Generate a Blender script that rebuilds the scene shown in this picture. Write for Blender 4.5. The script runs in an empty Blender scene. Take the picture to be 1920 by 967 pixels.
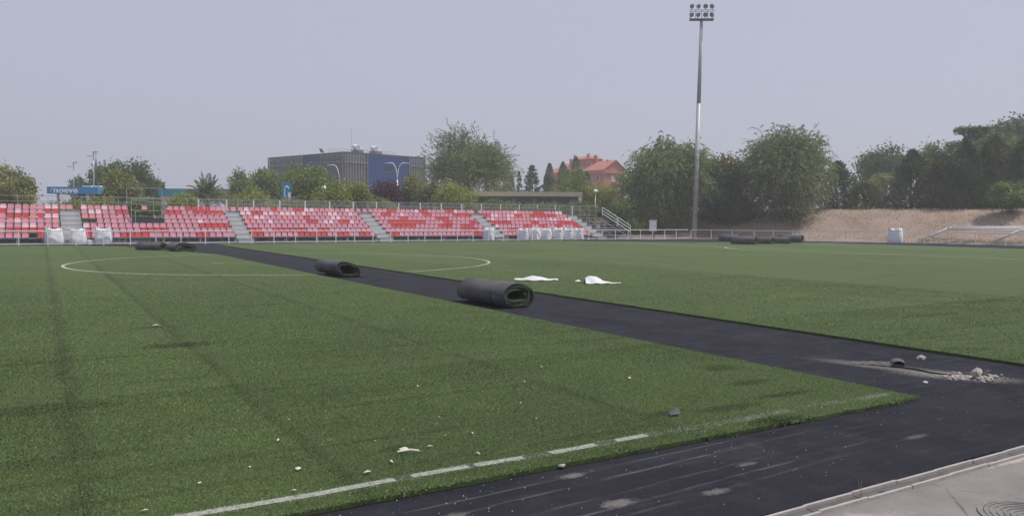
import bpy, math, random
import numpy as np
from mathutils import Matrix, Vector
random.seed(7); RNG = np.random.default_rng(11)
PI = math.pi; rad = math.radians
S = bpy.context.scene; COL = S.collection

# ------------------------------------------------------------------ camera
cam_d = bpy.data.cameras.new('camera'); cam = bpy.data.objects.new('camera', cam_d); COL.objects.link(cam); S.camera = cam
cam_d.sensor_width = 36.0; cam_d.lens = 27.68; cam_d.clip_start = 0.1; cam_d.clip_end = 5000
YAW, PIT, ROLL, CH = 0.538597, 0.0469195, -0.0054452, 1.927
_F = Vector((math.sin(YAW)*math.cos(PIT), math.cos(YAW)*math.cos(PIT), -math.sin(PIT)))
_U = Vector((math.sin(YAW)*math.sin(PIT), math.cos(YAW)*math.sin(PIT), math.cos(PIT)))
_R = Vector((math.cos(YAW), -math.sin(YAW), 0))
_c, _s = math.cos(ROLL), math.sin(ROLL)
R_, U_ = _R*_c - _U*_s, _R*_s + _U*_c
cam.matrix_world = Matrix(((R_.x, U_.x, -_F.x, 0), (R_.y, U_.y, -_F.y, 0), (R_.z, U_.z, -_F.z, CH), (0, 0, 0, 1)))

# ------------------------------------------------------------------ sky, sun, exposure
SUN_AZ, SUN_EL = rad(-32), rad(62)          # azimuth measured from +X towards +Y
w = bpy.data.worlds.new('World'); S.world = w; w.use_nodes = True
nt = w.node_tree; nt.nodes.clear()
out = nt.nodes.new('ShaderNodeOutputWorld'); bg = nt.nodes.new('ShaderNodeBackground')
sky = nt.nodes.new('ShaderNodeTexSky'); sky.sky_type = 'NISHITA'; sky.sun_disc = False
sky.sun_elevation = SUN_EL; sky.sun_rotation = PI/2 - SUN_AZ
sky.air_density = 1.0; sky.dust_density = 4.0; sky.ozone_density = 1.0; sky.altitude = 600
mx = nt.nodes.new('ShaderNodeMix'); mx.data_type = 'RGBA'
mx.inputs[0].default_value = 0.86; mx.inputs[7].default_value = (4.34, 4.48, 5.58, 1)   # thin even high haze
nt.links.new(sky.outputs[0], mx.inputs[6]); nt.links.new(mx.outputs[2], bg.inputs[0]); nt.links.new(bg.outputs[0], out.inputs[0])
bg.inputs[1].default_value = 0.117
sl = bpy.data.lights.new('sun', 'SUN'); sl.energy = 3.6; sl.angle = rad(1.5); sl.color = (1.0, 0.955, 0.89)
so = bpy.data.objects.new('sun', sl); COL.objects.link(so)
sd = Vector((math.cos(SUN_AZ)*math.cos(SUN_EL), math.sin(SUN_AZ)*math.cos(SUN_EL), math.sin(SUN_EL)))
so.rotation_euler = sd.to_track_quat('Z', 'Y').to_euler()
S.view_settings.view_transform = 'Standard'; S.view_settings.look = 'None'
S.view_settings.exposure = 0.0; S.view_settings.gamma = 1.0; S.view_settings.use_curve_mapping = False
S.render.engine = 'CYCLES'

# ------------------------------------------------------------------ helpers: materials
def N(nt, t, **kw):
    n = nt.nodes.new(t)
    for k, v in kw.items(): setattr(n, k, v)
    return n
def new_mat(name):
    m = bpy.data.materials.new(name); m.use_nodes = True
    return m, m.node_tree, m.node_tree.nodes['Principled BSDF']
def mixc(nt, fac, a, b):
    n = N(nt, 'ShaderNodeMix', data_type='RGBA')
    for sock, v in ((n.inputs[0], fac), (n.inputs[6], a), (n.inputs[7], b)):
        if hasattr(v, 'node'): nt.links.new(v, sock)
        elif isinstance(v, (int, float)): sock.default_value = v
        else: sock.default_value = (*v[:3], 1)
    return n.outputs[2]
def math_(nt, op, a, b=None, c=None, clamp=False):
    n = N(nt, 'ShaderNodeMath', operation=op, use_clamp=clamp)
    for i, v in enumerate((a, b, c)):
        if v is None: continue
        if hasattr(v, 'node'): nt.links.new(v, n.inputs[i])
        else: n.inputs[i].default_value = v
    return n.outputs[0]
def noise(nt, vec, scale, detail=4, rough=.55, dist=0):
    n = N(nt, 'ShaderNodeTexNoise'); n.inputs['Scale'].default_value = scale
    n.inputs['Detail'].default_value = detail; n.inputs['Roughness'].default_value = rough; n.inputs['Distortion'].default_value = dist
    if vec is not None: nt.links.new(vec, n.inputs['Vector'])
    return n.outputs[0]
def ramp(nt, v, lo, hi, a=0., b=1.):
    n = N(nt, 'ShaderNodeMapRange', clamp=True)
    for i, x in enumerate((lo, hi, a, b)): n.inputs[i+1].default_value = x
    nt.links.new(v, n.inputs[0]); return n.outputs[0]
def mapping(nt, vec, scale=(1, 1, 1), loc=(0, 0, 0), rot=(0, 0, 0)):
    n = N(nt, 'ShaderNodeMapping'); n.inputs['Scale'].default_value = scale; n.inputs['Location'].default_value = loc; n.inputs['Rotation'].default_value = rot
    nt.links.new(vec, n.inputs['Vector']); return n.outputs[0]
def bump(nt, bs, h, strength, dist=.02):
    n = N(nt, 'ShaderNodeBump'); n.inputs['Strength'].default_value = strength; n.inputs['Distance'].default_value = dist
    nt.links.new(h, n.inputs['Height']); nt.links.new(n.outputs[0], bs.inputs['Normal'])
def mat(name, col, rough=.7, var=.18, scale=4., bmp=0., metal=0., spec=.4, dirt=None, dirt_amt=.3, objvar=0., stretch=(1, 1, 1)):
    m, nt, bs = new_mat(name)
    tc = N(nt, 'ShaderNodeTexCoord'); vec = mapping(nt, tc.outputs['Object'], stretch)
    n1 = noise(nt, vec, scale, 5)
    c = mixc(nt, ramp(nt, n1, .3, .7), [x*(1-var) for x in col], [min(1, x*(1+var)) for x in col])
    if dirt is not None:
        n2 = noise(nt, vec, scale*.45, 6, .65); c = mixc(nt, ramp(nt, n2, .5, .72, 0, dirt_amt), c, dirt)
    if objvar:
        oi = N(nt, 'ShaderNodeObjectInfo'); c = mixc(nt, math_(nt, 'MULTIPLY', oi.outputs['Random'], objvar), c, [x*.45 for x in col])
    nt.links.new(c, bs.inputs['Base Color'])
    bs.inputs['Roughness'].default_value = rough; bs.inputs['Metallic'].default_value = metal; bs.inputs['Specular IOR Level'].default_value = spec
    if bmp: bump(nt, bs, noise(nt, vec, scale*6, 4), bmp)
    return m
def leaf_mat(name, c1, c2, trans=.3):
    m, nt, bs = new_mat(name)
    g = N(nt, 'ShaderNodeNewGeometry'); at = N(nt, 'ShaderNodeAttribute', attribute_name='tint')
    f = math_(nt, 'ADD', math_(nt, 'MULTIPLY', g.outputs['Random Per Island'], .45), math_(nt, 'MULTIPLY', at.outputs['Fac'], .55))
    c = mixc(nt, f, [x*1.75 for x in c1], [x*1.75 for x in c2])
    nt.links.new(c, bs.inputs['Base Color']); bs.inputs['Roughness'].default_value = .6; bs.inputs['Specular IOR Level'].default_value = .25
    tr = N(nt, 'ShaderNodeBsdfTranslucent'); nt.links.new(c, tr.inputs[0])
    ms = N(nt, 'ShaderNodeMixShader'); ms.inputs[0].default_value = trans
    nt.links.new(bs.outputs[0], ms.inputs[1]); nt.links.new(tr.outputs[0], ms.inputs[2])
    nt.links.new(ms.outputs[0], nt.nodes['Material Output'].inputs[0])
    return m

# ------------------------------------------------------------------ helpers: meshes and objects
class MB:
    def __init__(s): s.v = []; s.f = []
    def add(s, v, f):
        o = len(s.v); s.v += [tuple(p) for p in v]; s.f += [tuple(i+o for i in q) for q in f]; return s
    def box(s, x0, x1, y0, y1, z0, z1):
        return s.add([(x0,y0,z0),(x1,y0,z0),(x1,y1,z0),(x0,y1,z0),(x0,y0,z1),(x1,y0,z1),(x1,y1,z1),(x0,y1,z1)],
                     [(0,3,2,1),(4,5,6,7),(0,1,5,4),(1,2,6,5),(2,3,7,6),(3,0,4,7)])
    def tube(s, pts, r, n=8, cap=True):
        pts = [Vector(p) for p in pts]; rs = r if hasattr(r, '__len__') else [r]*len(pts)
        vs = []; up = Vector((0, 0, 1))
        for i, p in enumerate(pts):
            d = (pts[min(i+1, len(pts)-1)] - pts[max(i-1, 0)]).normalized()
            a = d.cross(up if abs(d.z) < .95 else Vector((1, 0, 0))).normalized(); b = d.cross(a).normalized()
            for k in range(n):
                t = 2*PI*k/n; vs.append(p + (a*math.cos(t) + b*math.sin(t))*rs[i])
        fs = []
        for i in range(len(pts)-1):
            for k in range(n):
                k2 = (k+1) % n; fs.append((i*n+k, i*n+k2, (i+1)*n+k2, (i+1)*n+k))
        if cap: fs += [tuple(range(n)), tuple(range((len(pts)-1)*n, len(pts)*n))[::-1]]
        return s.add(vs, fs)
    def bar(s, a, b, w, h=None):
        h = h or w; a, b = Vector(a), Vector(b); d = (b-a).normalized()
        u = d.cross(Vector((0, 0, 1)) if abs(d.z) < .95 else Vector((1, 0, 0))).normalized(); v = d.cross(u)
        vs = [p + u*w/2*i + v*h/2*j for p in (a, b) for i, j in ((-1,-1),(1,-1),(1,1),(-1,1))]
        return s.add(vs, [(0,1,2,3),(7,6,5,4),(0,4,5,1),(1,5,6,2),(2,6,7,3),(3,7,4,0)])
    def prism(s, poly, z0, z1):
        n = len(poly); return s.add([(x, y, z0) for x, y in poly] + [(x, y, z1) for x, y in poly],
            [tuple(range(n))[::-1], tuple(range(n, 2*n))] + [(i, (i+1) % n, n+(i+1) % n, n+i) for i in range(n)])
    def mesh(s, name):
        me = bpy.data.meshes.new(name); me.from_pydata(s.v, [], s.f); me.update()
        import bmesh
        bm = bmesh.new(); bm.from_mesh(me); bmesh.ops.recalc_face_normals(bm, faces=bm.faces); bm.to_mesh(me); bm.free()
        return me
    def build(s, name, m, parent=None, smooth=False, loc=None, rz=0):
        return obj(name, s.mesh(name), m, parent, smooth, loc, rz)
def obj(name, me, m, parent=None, smooth=False, loc=None, rz=0):
    o = bpy.data.objects.new(name, me); COL.objects.link(o)
    if m is not None and not me.materials: me.materials.append(m)
    if smooth and len(me.polygons): me.polygons.foreach_set('use_smooth', [True]*len(me.polygons))
    if parent: o.parent = parent
    if loc is not None: o.location = loc
    o.rotation_euler.z = rz
    return o
def tag(o, label=None, cat=None, group=None, kind=None):
    if label: o['label'] = label
    if cat: o['category'] = cat
    if group: o['group'] = group
    if kind: o['kind'] = kind
    return o
def thing(name, label, cat, loc=(0, 0, 0), rz=0, group=None):
    o = bpy.data.objects.new(name, None); COL.objects.link(o); o.location = loc; o.rotation_euler.z = rz; o.empty_display_size = .2
    return tag(o, label, cat, group)
def copy_tree(o, parent=None):
    c = o.copy(); COL.objects.link(c); c.parent = parent
    for ch in list(o.children): copy_tree(ch, c)
    return c
def np_mesh(name, V, F, attr=None, attr_type='FLOAT', dom='FACE'):
    V = np.asarray(V, np.float32); F = np.asarray(F, np.int32); k = F.shape[1]
    me = bpy.data.meshes.new(name); me.vertices.add(len(V)); me.vertices.foreach_set('co', V.ravel())
    me.loops.add(F.size); me.loops.foreach_set('vertex_index', F.ravel())
    me.polygons.add(len(F)); me.polygons.foreach_set('loop_start', np.arange(0, F.size, k, dtype=np.int32)); me.polygons.foreach_set('loop_total', np.full(len(F), k, np.int32))
    me.update(calc_edges=True)
    if attr is not None:
        a = me.attributes.new('tint', attr_type, dom)
        a.data.foreach_set('value' if attr_type == 'FLOAT' else 'color', np.asarray(attr, np.float32).ravel())
    return me
def sm(t): t = max(0., min(1., t)); return t*t*(3-2*t)
FY = [14., 30., 40., 46.5, 52., 60., 67.1]; FX = [74.2, 73.9, 73.2, 71.8, 69.2, 66.5, 64.0]
def fence_x(y):
    if y <= FY[0]: return FX[0]
    for a in range(len(FY)-1):
        if y <= FY[a+1]: return FX[a] + (FX[a+1]-FX[a])*(y-FY[a])/(FY[a+1]-FY[a])
    return FX[-1]
def terr(x, y):
    d = x - fence_x(y) - 2
    if y > 66: d = max(d, (y-69.2)*.8 + max(0, x-64)*.75)
    z = 3.5*sm(d/12)*sm((x-55)/6)
    if y > 74.5: z = max(z, 1.6*sm((y-74.6)/1.0))
    return z

# ------------------------------------------------------------------ palette
M = {}
M['white_paint'] = mat('white_paint', (.78, .77, .75), .5, .06, 6, dirt=(.45, .4, .34), dirt_amt=.35)
M['white_post'] = mat('white_post', (.8, .8, .8), .55, .05, 3)
M['galv'] = mat('galvanised', (.42, .44, .46), .45, .12, 8, metal=.55, spec=.5, dirt=(.3, .3, .3), dirt_amt=.3)
M['mast_low'] = mat('mast_lower_paint', (.44, .445, .455), .5, .16, 1.2, metal=.15, dirt=(.3, .31, .33), dirt_amt=.5, stretch=(1, 1, .3))
M['mast_up'] = mat('mast_upper_metal', (.36, .375, .395), .5, .08, 2, metal=0)
M['dark_metal'] = mat('dark_metal', (.07, .075, .085), .5, .15, 6, metal=.4)
M['deck'] = mat('deck_plank', (.33, .33, .34), .6, .14, 3, dirt=(.2, .19, .18), dirt_amt=.5, stretch=(.4, 3, 3))
M['step'] = mat('step_metal', (.47, .475, .48), .6, .1, 2.5, dirt=(.24, .23, .22), dirt_amt=.4)
M['seat_pink'] = mat('seat_faded_pink', (.64, .29, .355), .42, .07, 3, objvar=.22, spec=.5)
M['seat_red'] = mat('seat_red', (.60, .07, .075), .40, .08, 3, objvar=.3, spec=.5)
M['seat_pale'] = mat('seat_pink_glint', (.78, .52, .57), .3, .12, 5, objvar=.12, spec=.6)  # paler pink paints in the sun glint on some seats
M['seat_redpale'] = mat('seat_red_glint', (.70, .27, .27), .3, .15, 6, objvar=.12, spec=.6)  # sun glint on red seats, put into a lighter base colour
M['concrete'] = mat('concrete', (.36, .33, .31), .85, .12, 3, bmp=.3, dirt=(.22, .2, .19), dirt_amt=.4)
M['bag'] = mat('woven_bag', (.74, .75, .78), .6, .05, 5, bmp=.15, dirt=(.5, .5, .52), dirt_amt=.3)
M['strap'] = mat('bag_strap', (.55, .56, .6), .6, .1, 8)
M['strap_dark'] = mat('bag_strap_dark', (.1, .1, .12), .7, .1, 8)
M['backing'] = mat('turf_backing', (.075, .075, .083), .75, .25, 3, bmp=.5, dirt=(.12, .12, .125), dirt_amt=.4)
M['pile'] = mat('turf_pile_shade', (.045, .075, .030), .9, .4, 14, bmp=.6)
M['tape'] = mat('seam_tape', (.17, .17, .18), .6, .2, 6)
M['sheet'] = mat('white_sheet', (.66, .66, .68), .55, .08, 4, bmp=.4, dirt=(.4, .4, .4), dirt_amt=.35)
M['bark'] = mat('bark', (.10, .078, .06), .9, .3, 5, bmp=.6, stretch=(1, 1, .3))
M['stone'] = mat('rubble_stone', (.34, .31, .28), .9, .25, 10, bmp=.5, objvar=.4)
M['tarlump'] = mat('asphalt_lump', (.06, .06, .065), .9, .3, 10, bmp=.6)
M['paper'] = mat('white_scrap', (.55, .54, .49), .7, .15, 20)
M['brick'] = mat('brick', (.37, .14, .095), .85, .1, 1.5, bmp=.2)
M['roof'] = mat('roof_tile', (.44, .175, .125), .8, .12, 2, bmp=.3)
M['glass'] = mat('dark_glass', (.03, .035, .05), .15, .2, 1, spec=.6)
M['lamp_globe'] = mat('globe_glass', (.82, .82, .8), .3, .03, 3)
M['lamp_lens'] = mat('floodlight_lens', (.17, .18, .21), .25, .1, 6, spec=.7)

# ------------------------------------------------------------------ the ground
def axis(lo, hi, a, b, fine, ncoarse):
    core = np.arange(a, b+.01, fine)
    left = a - (a-lo)*np.linspace(1, 0, ncoarse, endpoint=False)**2.2; right = b + (hi-b)*np.linspace(0, 1, ncoarse+1)[1:]**2.2
    return np.concatenate([left, core, right])
xs = axis(-2600, 3000, 50, 128, 1.3, 16); ys = axis(-1200, 3800, 18, 112, 1.0, 18)
gx, gy = np.meshgrid(xs, ys)
gz = np.array([[terr(x, y) for x in xs] for y in ys]) - .06
bumpy = (np.sin(gx*.9+1.3*np.sin(gy*.5))*np.sin(gy*.8+gx*.21))*.10 + np.sin(gx*2.1+gy*1.4)*.035
gz += np.where(gz > .15, bumpy, 0)
V = np.stack([gx, gy, gz], -1).reshape(-1, 3); nx, ny = len(xs), len(ys)
ii = (np.arange(ny-1)[:, None]*nx + np.arange(nx-1)[None]).ravel()
F = np.stack([ii, ii+1, ii+nx+1, ii+nx], 1)
m, nt, bs = new_mat('dry_ground')
tc = N(nt, 'ShaderNodeTexCoord'); sep = N(nt, 'ShaderNodeSeparateXYZ'); nt.links.new(tc.outputs['Object'], sep.inputs[0])
pv = tc.outputs['Object']
c = mixc(nt, ramp(nt, noise(nt, pv, .35, 6, .65), .32, .68), (.27, .195, .15), (.40, .31, .255))
c = mixc(nt, ramp(nt, noise(nt, mapping(nt, pv, (1, 1, 3)), 2.6, 6, .7), .52, .7, 0, .6), c, (.20, .15, .11))
c = mixc(nt, ramp(nt, noise(nt, pv, .9, 5, .7), .6, .72, 0, .45), c, (.13, .14, .07))
zg = ramp(nt, sep.outputs['Z'], .05, .5, 1, 0)                      # damp green verge along the foot of the bank
verge = math_(nt, 'MULTIPLY', zg, ramp(nt, sep.outputs['X'], 73, 74.5)); verge = math_(nt, 'MULTIPLY', verge, ramp(nt, noise(nt, pv, .6, 5), .4, .55))
c = mixc(nt, verge, c, (.045, .065, .025))
nt.links.new(c, bs.inputs['Base Color']); bs.inputs['Roughness'].default_value = .95; bs.inputs['Specular IOR Level'].default_value = .1
bump(nt, bs, noise(nt, pv, 5, 6, .7), .8, .12)
ground = obj('ground', np_mesh('ground', V, F), m, smooth=True); tag(ground, kind='structure')

# black rubber-and-asphalt base laid bare where the turf is gone
m, nt, bs = new_mat('bare_base'); M['base'] = m
tc = N(nt, 'ShaderNodeTexCoord'); pv = tc.outputs['Object']
sep = N(nt, 'ShaderNodeSeparateXYZ'); nt.links.new(pv, sep.inputs[0])
fine = noise(nt, pv, 90, 4, .7)
c = mixc(nt, ramp(nt, noise(nt, pv, 1.1, 6, .65), .3, .72), (.021, .021, .029), (.040, .040, .051))
c = mixc(nt, ramp(nt, fine, .56, .75, 0, .5), c, (.08, .08, .09))
c = mixc(nt, ramp(nt, noise(nt, mapping(nt, pv, (.5, 6, 1), rot=(0, 0, rad(-3))), 1.4, 5, .6), .55, .78, 0, .3), c, (.10, .10, .11))
c = mixc(nt, ramp(nt, noise(nt, pv, 3.2, 6, .75), .55, .75, 0, .4), c, (.095, .092, .098))
def patch(c, x, y, rx, ry, rot, col, amt, ns=9):
    v = mapping(nt, pv, (1, 1, 0), (0, 0, 0)); 
    vv = N(nt, 'ShaderNodeVectorMath', operation='SUBTRACT'); nt.links.new(v, vv.inputs[0]); vv.inputs[1].default_value = (x, y, 0)
    r = mapping(nt, vv.outputs[0], (1, 1, 1), rot=(0, 0, -rot)); r = mapping(nt, r, (1/rx, 1/ry, 1))
    ln = N(nt, 'ShaderNodeVectorMath', operation='LENGTH'); nt.links.new(r, ln.inputs[0])
    d = math_(nt, 'ADD', ln.outputs['Value'], math_(nt, 'MULTIPLY', math_(nt, 'SUBTRACT', noise(nt, pv, ns, 6, .75), .5), 2.1))
    return mixc(nt, ramp(nt, d, .45, 1.05, amt, 0), c, col)
for px, py, rx, ry, ro, a in ((9.92, 6.5, 1.15, .26, rad(-70), .6), (10.1, 5.72, .8, .34, rad(-55), .8), (3.5, 4.92, .12, .06, 0, .7), (3.43, 4.27, .16, .08, 0, .75), (4.2, 4.1, .14, .06, 0, .6),
                              (2.3, 4.6, .15, .08, .3, .7), (1.95, 4.55, .2, .06, 0, .7), (2.6, 4.2, .2, .07, 0, .6), (4.9, 4.45, .13, .04, 0, .5), (6.9, 4.25, .2, .05, 0, .4)):
    c = patch(c, px, py, rx, ry, ro, (.27, .25, .23), a*.85, 24)
for y0, k, a in ((4.92, .055, .3), (4.70, .06, .4), (4.45, .05, .25), (4.22, .055, .4), (4.05, .06, .2)):   # scrape marks left by the machine
    d = math_(nt, 'ABSOLUTE', math_(nt, 'SUBTRACT', math_(nt, 'SUBTRACT', sep.outputs['Y'], math_(nt, 'MULTIPLY', sep.outputs['X'], k)), y0-.19))
    f = ramp(nt, d, .005, .024, a, 0)
    f = math_(nt, 'MULTIPLY', f, ramp(nt, noise(nt, mapping(nt, pv, (1, 14, 1)), 1.9, 4, .7), .44, .6))
    f = math_(nt, 'MULTIPLY', f, ramp(nt, sep.outputs['X'], 4.8, 7.0, 1, 0))
    c = mixc(nt, f, c, (.24, .23, .23))
nt.links.new(c, bs.inputs['Base Color']); bs.inputs['Roughness'].default_value = 1.; bs.inputs['Specular IOR Level'].default_value = .08
bump(nt, bs, math_(nt, 'ADD', fine, math_(nt, 'MULTIPLY', noise(nt, pv, 14, 5, .7), 1.5)), .9, .016)
# ragged near edge of the asphalt layer
edge = []
x = -30.
while x < 90:
    if 2 < x < 10: edge.append((x, 3.595 + .03*math.sin(x*2.1) + random.uniform(-.018, .018))); x += .045
    else: edge.append((x, 3.6)); x += 2
b = MB(); poly = edge + [(90, 64.5), (63, 66.9), (57, 66.9), (57, 74.3), (-80, 74.3), (-80, 3.6)]
n = len(poly); b.add([(x, y, -.04) for x, y in poly] + [(x, y, -.075) for x, y in edge], [tuple(range(n))] + [(i, n+i, n+i+1, i+1) for i in range(len(edge)-1)])
base = b.build('asphalt_base', M['base']); tag(base, kind='structure')

# concrete walk the photographer stands on
m, nt, bs = new_mat('walk_concrete')
tc = N(nt, 'ShaderNodeTexCoord'); pv = tc.outputs['Object']
c = mixc(nt, ramp(nt, noise(nt, pv, 2.2, 6, .65), .3, .7), (.175, .16, .155), (.245, .225, .215))
c = mixc(nt, ramp(nt, noise(nt, pv, 60, 3, .7), .58, .72, 0, .5), c, (.14, .13, .13))
c = patch(c, 4.55, 3.22, .5, .15, rad(-8), (.35, .325, .30), .9, 5)
c = patch(c, 4.05, 3.35, .35, .1, 0, (.36, .33, .31), .9, 5)
c = patch(c, 7.0, 3.42, .5, .05, 0, (.47, .42, .38), .7, 7)
vo = N(nt, 'ShaderNodeTexVoronoi', feature='DISTANCE_TO_EDGE'); vo.inputs['Scale'].default_value = .9
nt.links.new(mapping(nt, pv, (1, 1, 1)), vo.inputs['Vector'])
dn = N(nt, 'ShaderNodeMix', data_type='VECTOR')
crack = ramp(nt, math_(nt, 'ADD', vo.outputs['Distance'], math_(nt, 'MULTIPLY', noise(nt, pv, 9, 5), .05)), .026, .034, .55, 0)
c = mixc(nt, crack, c, (.07, .065, .06))
nt.links.new(c, bs.inputs['Base Color']); bs.inputs['Roughness'].default_value = .9; bs.inputs['Specular IOR Level'].default_value = .2
bump(nt, bs, math_(nt, 'ADD', noise(nt, pv, 40, 4, .7), noise(nt, pv, 7, 4)), .5, .012)
pave = MB().add([(-60, -40, -.047), (90, -40, -.047), (90, 3.43, -.047), (-60, 3.43, -.047)], [(0, 1, 2, 3)]).build('pavement', m); tag(pave, kind='structure')

# ------------------------------------------------------------------ artificial turf, strip by strip
m, nt, bs = new_mat('turf'); M['turf'] = m
tc = N(nt, 'ShaderNodeTexCoord'); pv = tc.outputs['Object']; sep = N(nt, 'ShaderNodeSeparateXYZ'); nt.links.new(pv, sep.inputs[0])
c = mixc(nt, ramp(nt, noise(nt, pv, .12, 5, .6), .3, .7), (.070, .103, .036), (.100, .138, .049))
c = mixc(nt, ramp(nt, noise(nt, pv, 1.3, 6, .65), .42, .75, 0, .55), c, (.036, .060, .022))
c = mixc(nt, ramp(nt, noise(nt, pv, 45, 4, .7), .36, .66, 0, .55), c, (.130, .180, .066))
c = mixc(nt, ramp(nt, noise(nt, mapping(nt, pv, (.16, 2.4, 1)), 1.0, 6, .7), .59, .70, 0, .8), c, (.020, .028, .016))    # infill showing in short cross streaks
c = mixc(nt, ramp(nt, noise(nt, mapping(nt, pv, (1.2, .05, 1)), 1.0, 5, .7), .60, .74, 0, .40), c, (.026, .038, .02))
for sx in (.25, 1.9, 5.1, 15.2, 18.9):
    d = math_(nt, 'ABSOLUTE', math_(nt, 'SUBTRACT', sep.outputs['X'], math_(nt, 'ADD', sx-.08, math_(nt, 'MULTIPLY', noise(nt, mapping(nt, pv, (.2, .6, 1)), 2, 3), .16))))
    c = mixc(nt, math_(nt, 'MULTIPLY', ramp(nt, d, .02, .14, .5, 0), ramp(nt, noise(nt, pv, .8, 4, .7), .40, .62, .15, 1)), c, (.018, .026, .016))
for px, py, rx, ry in ((1.75, 12.9, .55, .28), (7.66, 7.45, .3, .2), (7.3, 6.6, .35, .12), (2.55, 6.15, .16, .08), (6.1, 5.8, .5, .12), (7.1, 5.95, .5, .1), (1.6, 15.3, .3, .2), (5.4, 5.95, .3, .1), (21.5, 27.5, .7, .3), (30, 33, 1.2, .5), (26, 42, 2.2, .6), (34, 45, 2.5, .7), (20, 13.2, .35, .2), (13.6, 8.6, .2, .12), (38, 50, 3, .7), (-1.2, 23, .8, .3)):
    c = patch(c, px, py, rx, ry, 0, (.016, .022, .014), .5, 7)
oi = N(nt, 'ShaderNodeObjectInfo'); c = mixc(nt, math_(nt, 'MULTIPLY', oi.outputs['Random'], .22), c, (.040, .062, .022))
nt.links.new(c, bs.inputs['Base Color']); bs.inputs['Roughness'].default_value = .85; bs.inputs['Specular IOR Level'].default_value = .15
bump(nt, bs, math_(nt, 'ADD', noise(nt, pv, 55, 4, .75), math_(nt, 'MULTIPLY', noise(nt, pv, 8, 4), .6)), .9, .03)
M['line_worn'] = mat('line_paint_worn', (.30, .32, .27), .9, .35, 40, dirt=(.075, .11, .04), dirt_amt=1.)
M['line'] = mat('line_paint', (.40, .44, .35), .9, .35, 7, dirt=(.09, .13, .05), dirt_amt=.85)

turf = thing('turf', None, None); tag(turf, kind='structure')
TY0 = 5.12
def wob(a, bnd, n=1): return a
def strip(poly): return MB().prism(poly, -.036, 0).build('turf_strip', M['turf'], turf)
lb = [-36, -32.7, -29.4, -26.1, -22.8, -19.5, -16.3, -13, -9.7, -6.4, -3.1, .2, 1.87, 5.1]
for a, bb in zip(lb[:-1], lb[1:]): strip([(a+.002, TY0 + .01*math.sin(a*3)), (bb-.002, TY0 + .012*math.sin(bb*2)), (bb-.002, 64.9 if bb < 4.3 else 61.), (a+.002, 64.9)])
# ragged last strip beside the bared lane
def ragged(x0, y0, x1, y1, step=.25, amp=.018):
    L = math.hypot(x1-x0, y1-y0); k = max(1, int(L/step)); ux, uy = (x1-x0)/L, (y1-y0)/L
    return [(x0+(x1-x0)*i/k - uy*a, y0+(y1-y0)*i/k + ux*a) for i in range(k) for a in (random.uniform(-amp, amp),)]
strip(ragged(5.106, TY0, 8.30, TY0, .12, .03) + ragged(8.36, TY0+.03, 8.35, 20, .3) + ragged(8.35, 20, 8.35, 47, 2) + [(7.2, 52), (5.106, 60.6)])
rb = [11.6, 14.85, 18.1, 21.35, 24.6, 27.9, 31.1, 34.4, 37.6, 40.9, 44.1, 47.4, 50.6, 53.9, 57.1, 60.4, 64.3]
def yfar(x): return 64.9 if x < 43.5 else (64.9 - (x-43.5)*1.12 if x < 49 else 58.7 - (x-49)*.62)
for a, bb in zip(rb[:-1], rb[1:]):
    far = [(bb-.002, yfar(bb))] + ([(49., yfar(49))] if a < 49 < bb else []) + ([(43.5, 64.9)] if a < 43.5 < bb else []) + [(a+.002, yfar(a))]
    strip(([(a, 3.66)] if a < 12 else [(a+.002, 3.66)]) + [(bb-.002, 3.66)] + far + (ragged(a, 40, a, 3.9, .5) if a < 12 else []))
def line_mesh(pts, wd, z=.004):
    b = MB(); L = len(pts); vs = []
    for i, p in enumerate(pts):
        p = Vector(p); d = (Vector(pts[min(i+1, L-1)]) - Vector(pts[max(i-1, 0)])).normalized(); nrm = Vector((-d.y, d.x))
        vs += [(*(p+nrm*wd/2), z), (*(p-nrm*wd/2), z)]
    return b.add(vs, [(2*i, 2*i+1, 2*i+3, 2*i+2) for i in range(L-1)])
CC = (9.85, 36.38)
def arc(a0, a1, r=9.15, c=CC): return [(c[0]+r*math.cos(a0+(a1-a0)*i/64), c[1]+r*math.sin(a0+(a1-a0)*i/64)) for i in range(65)]
e_r = math.acos((11.75-CC[0])/9.15); e_l = math.acos((8.3-CC[0])/9.15)
line_mesh(arc(-e_r, e_r), .12).build('pitch_line', M['line'], turf); line_mesh(arc(e_l, 2*PI-e_l), .12).build('pitch_line', M['line'], turf)
for pts in ([(45.4, 16.3), (45.4, 56.5)], [(45.4, 16.3), (61.9, 16.3)], [(61.9, 8), (61.9, 50)], [(56.4, 27.2), (56.4, 45.5)], [(56.4, 27.2), (61.9, 27.2)], [(56.4, 45.5), (61.9, 45.5)]):
    line_mesh(pts, .17).build('pitch_line', M['line'], turf)
line_mesh(arc(PI-.93, PI+.93, 9.15, (50.9, 36.38)), .15).build('pitch_line', M['line'], turf)
for xa, xb in ((-1.5, 2.22), (2.36, 2.84), (2.9, 3.34), (3.6, 4.08), (4.3, 4.66)):
    line_mesh([(xa+(xb-xa)*i/6, 5.40+.012*math.sin((xa+(xb-xa)*i/6)*3)) for i in range(7)], .085).build('pitch_line', M['line_worn'], turf)
line_mesh([(6.35, 36.38), (6.9, 36.38)], .12).build('pitch_line', M['line'], turf)

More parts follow.
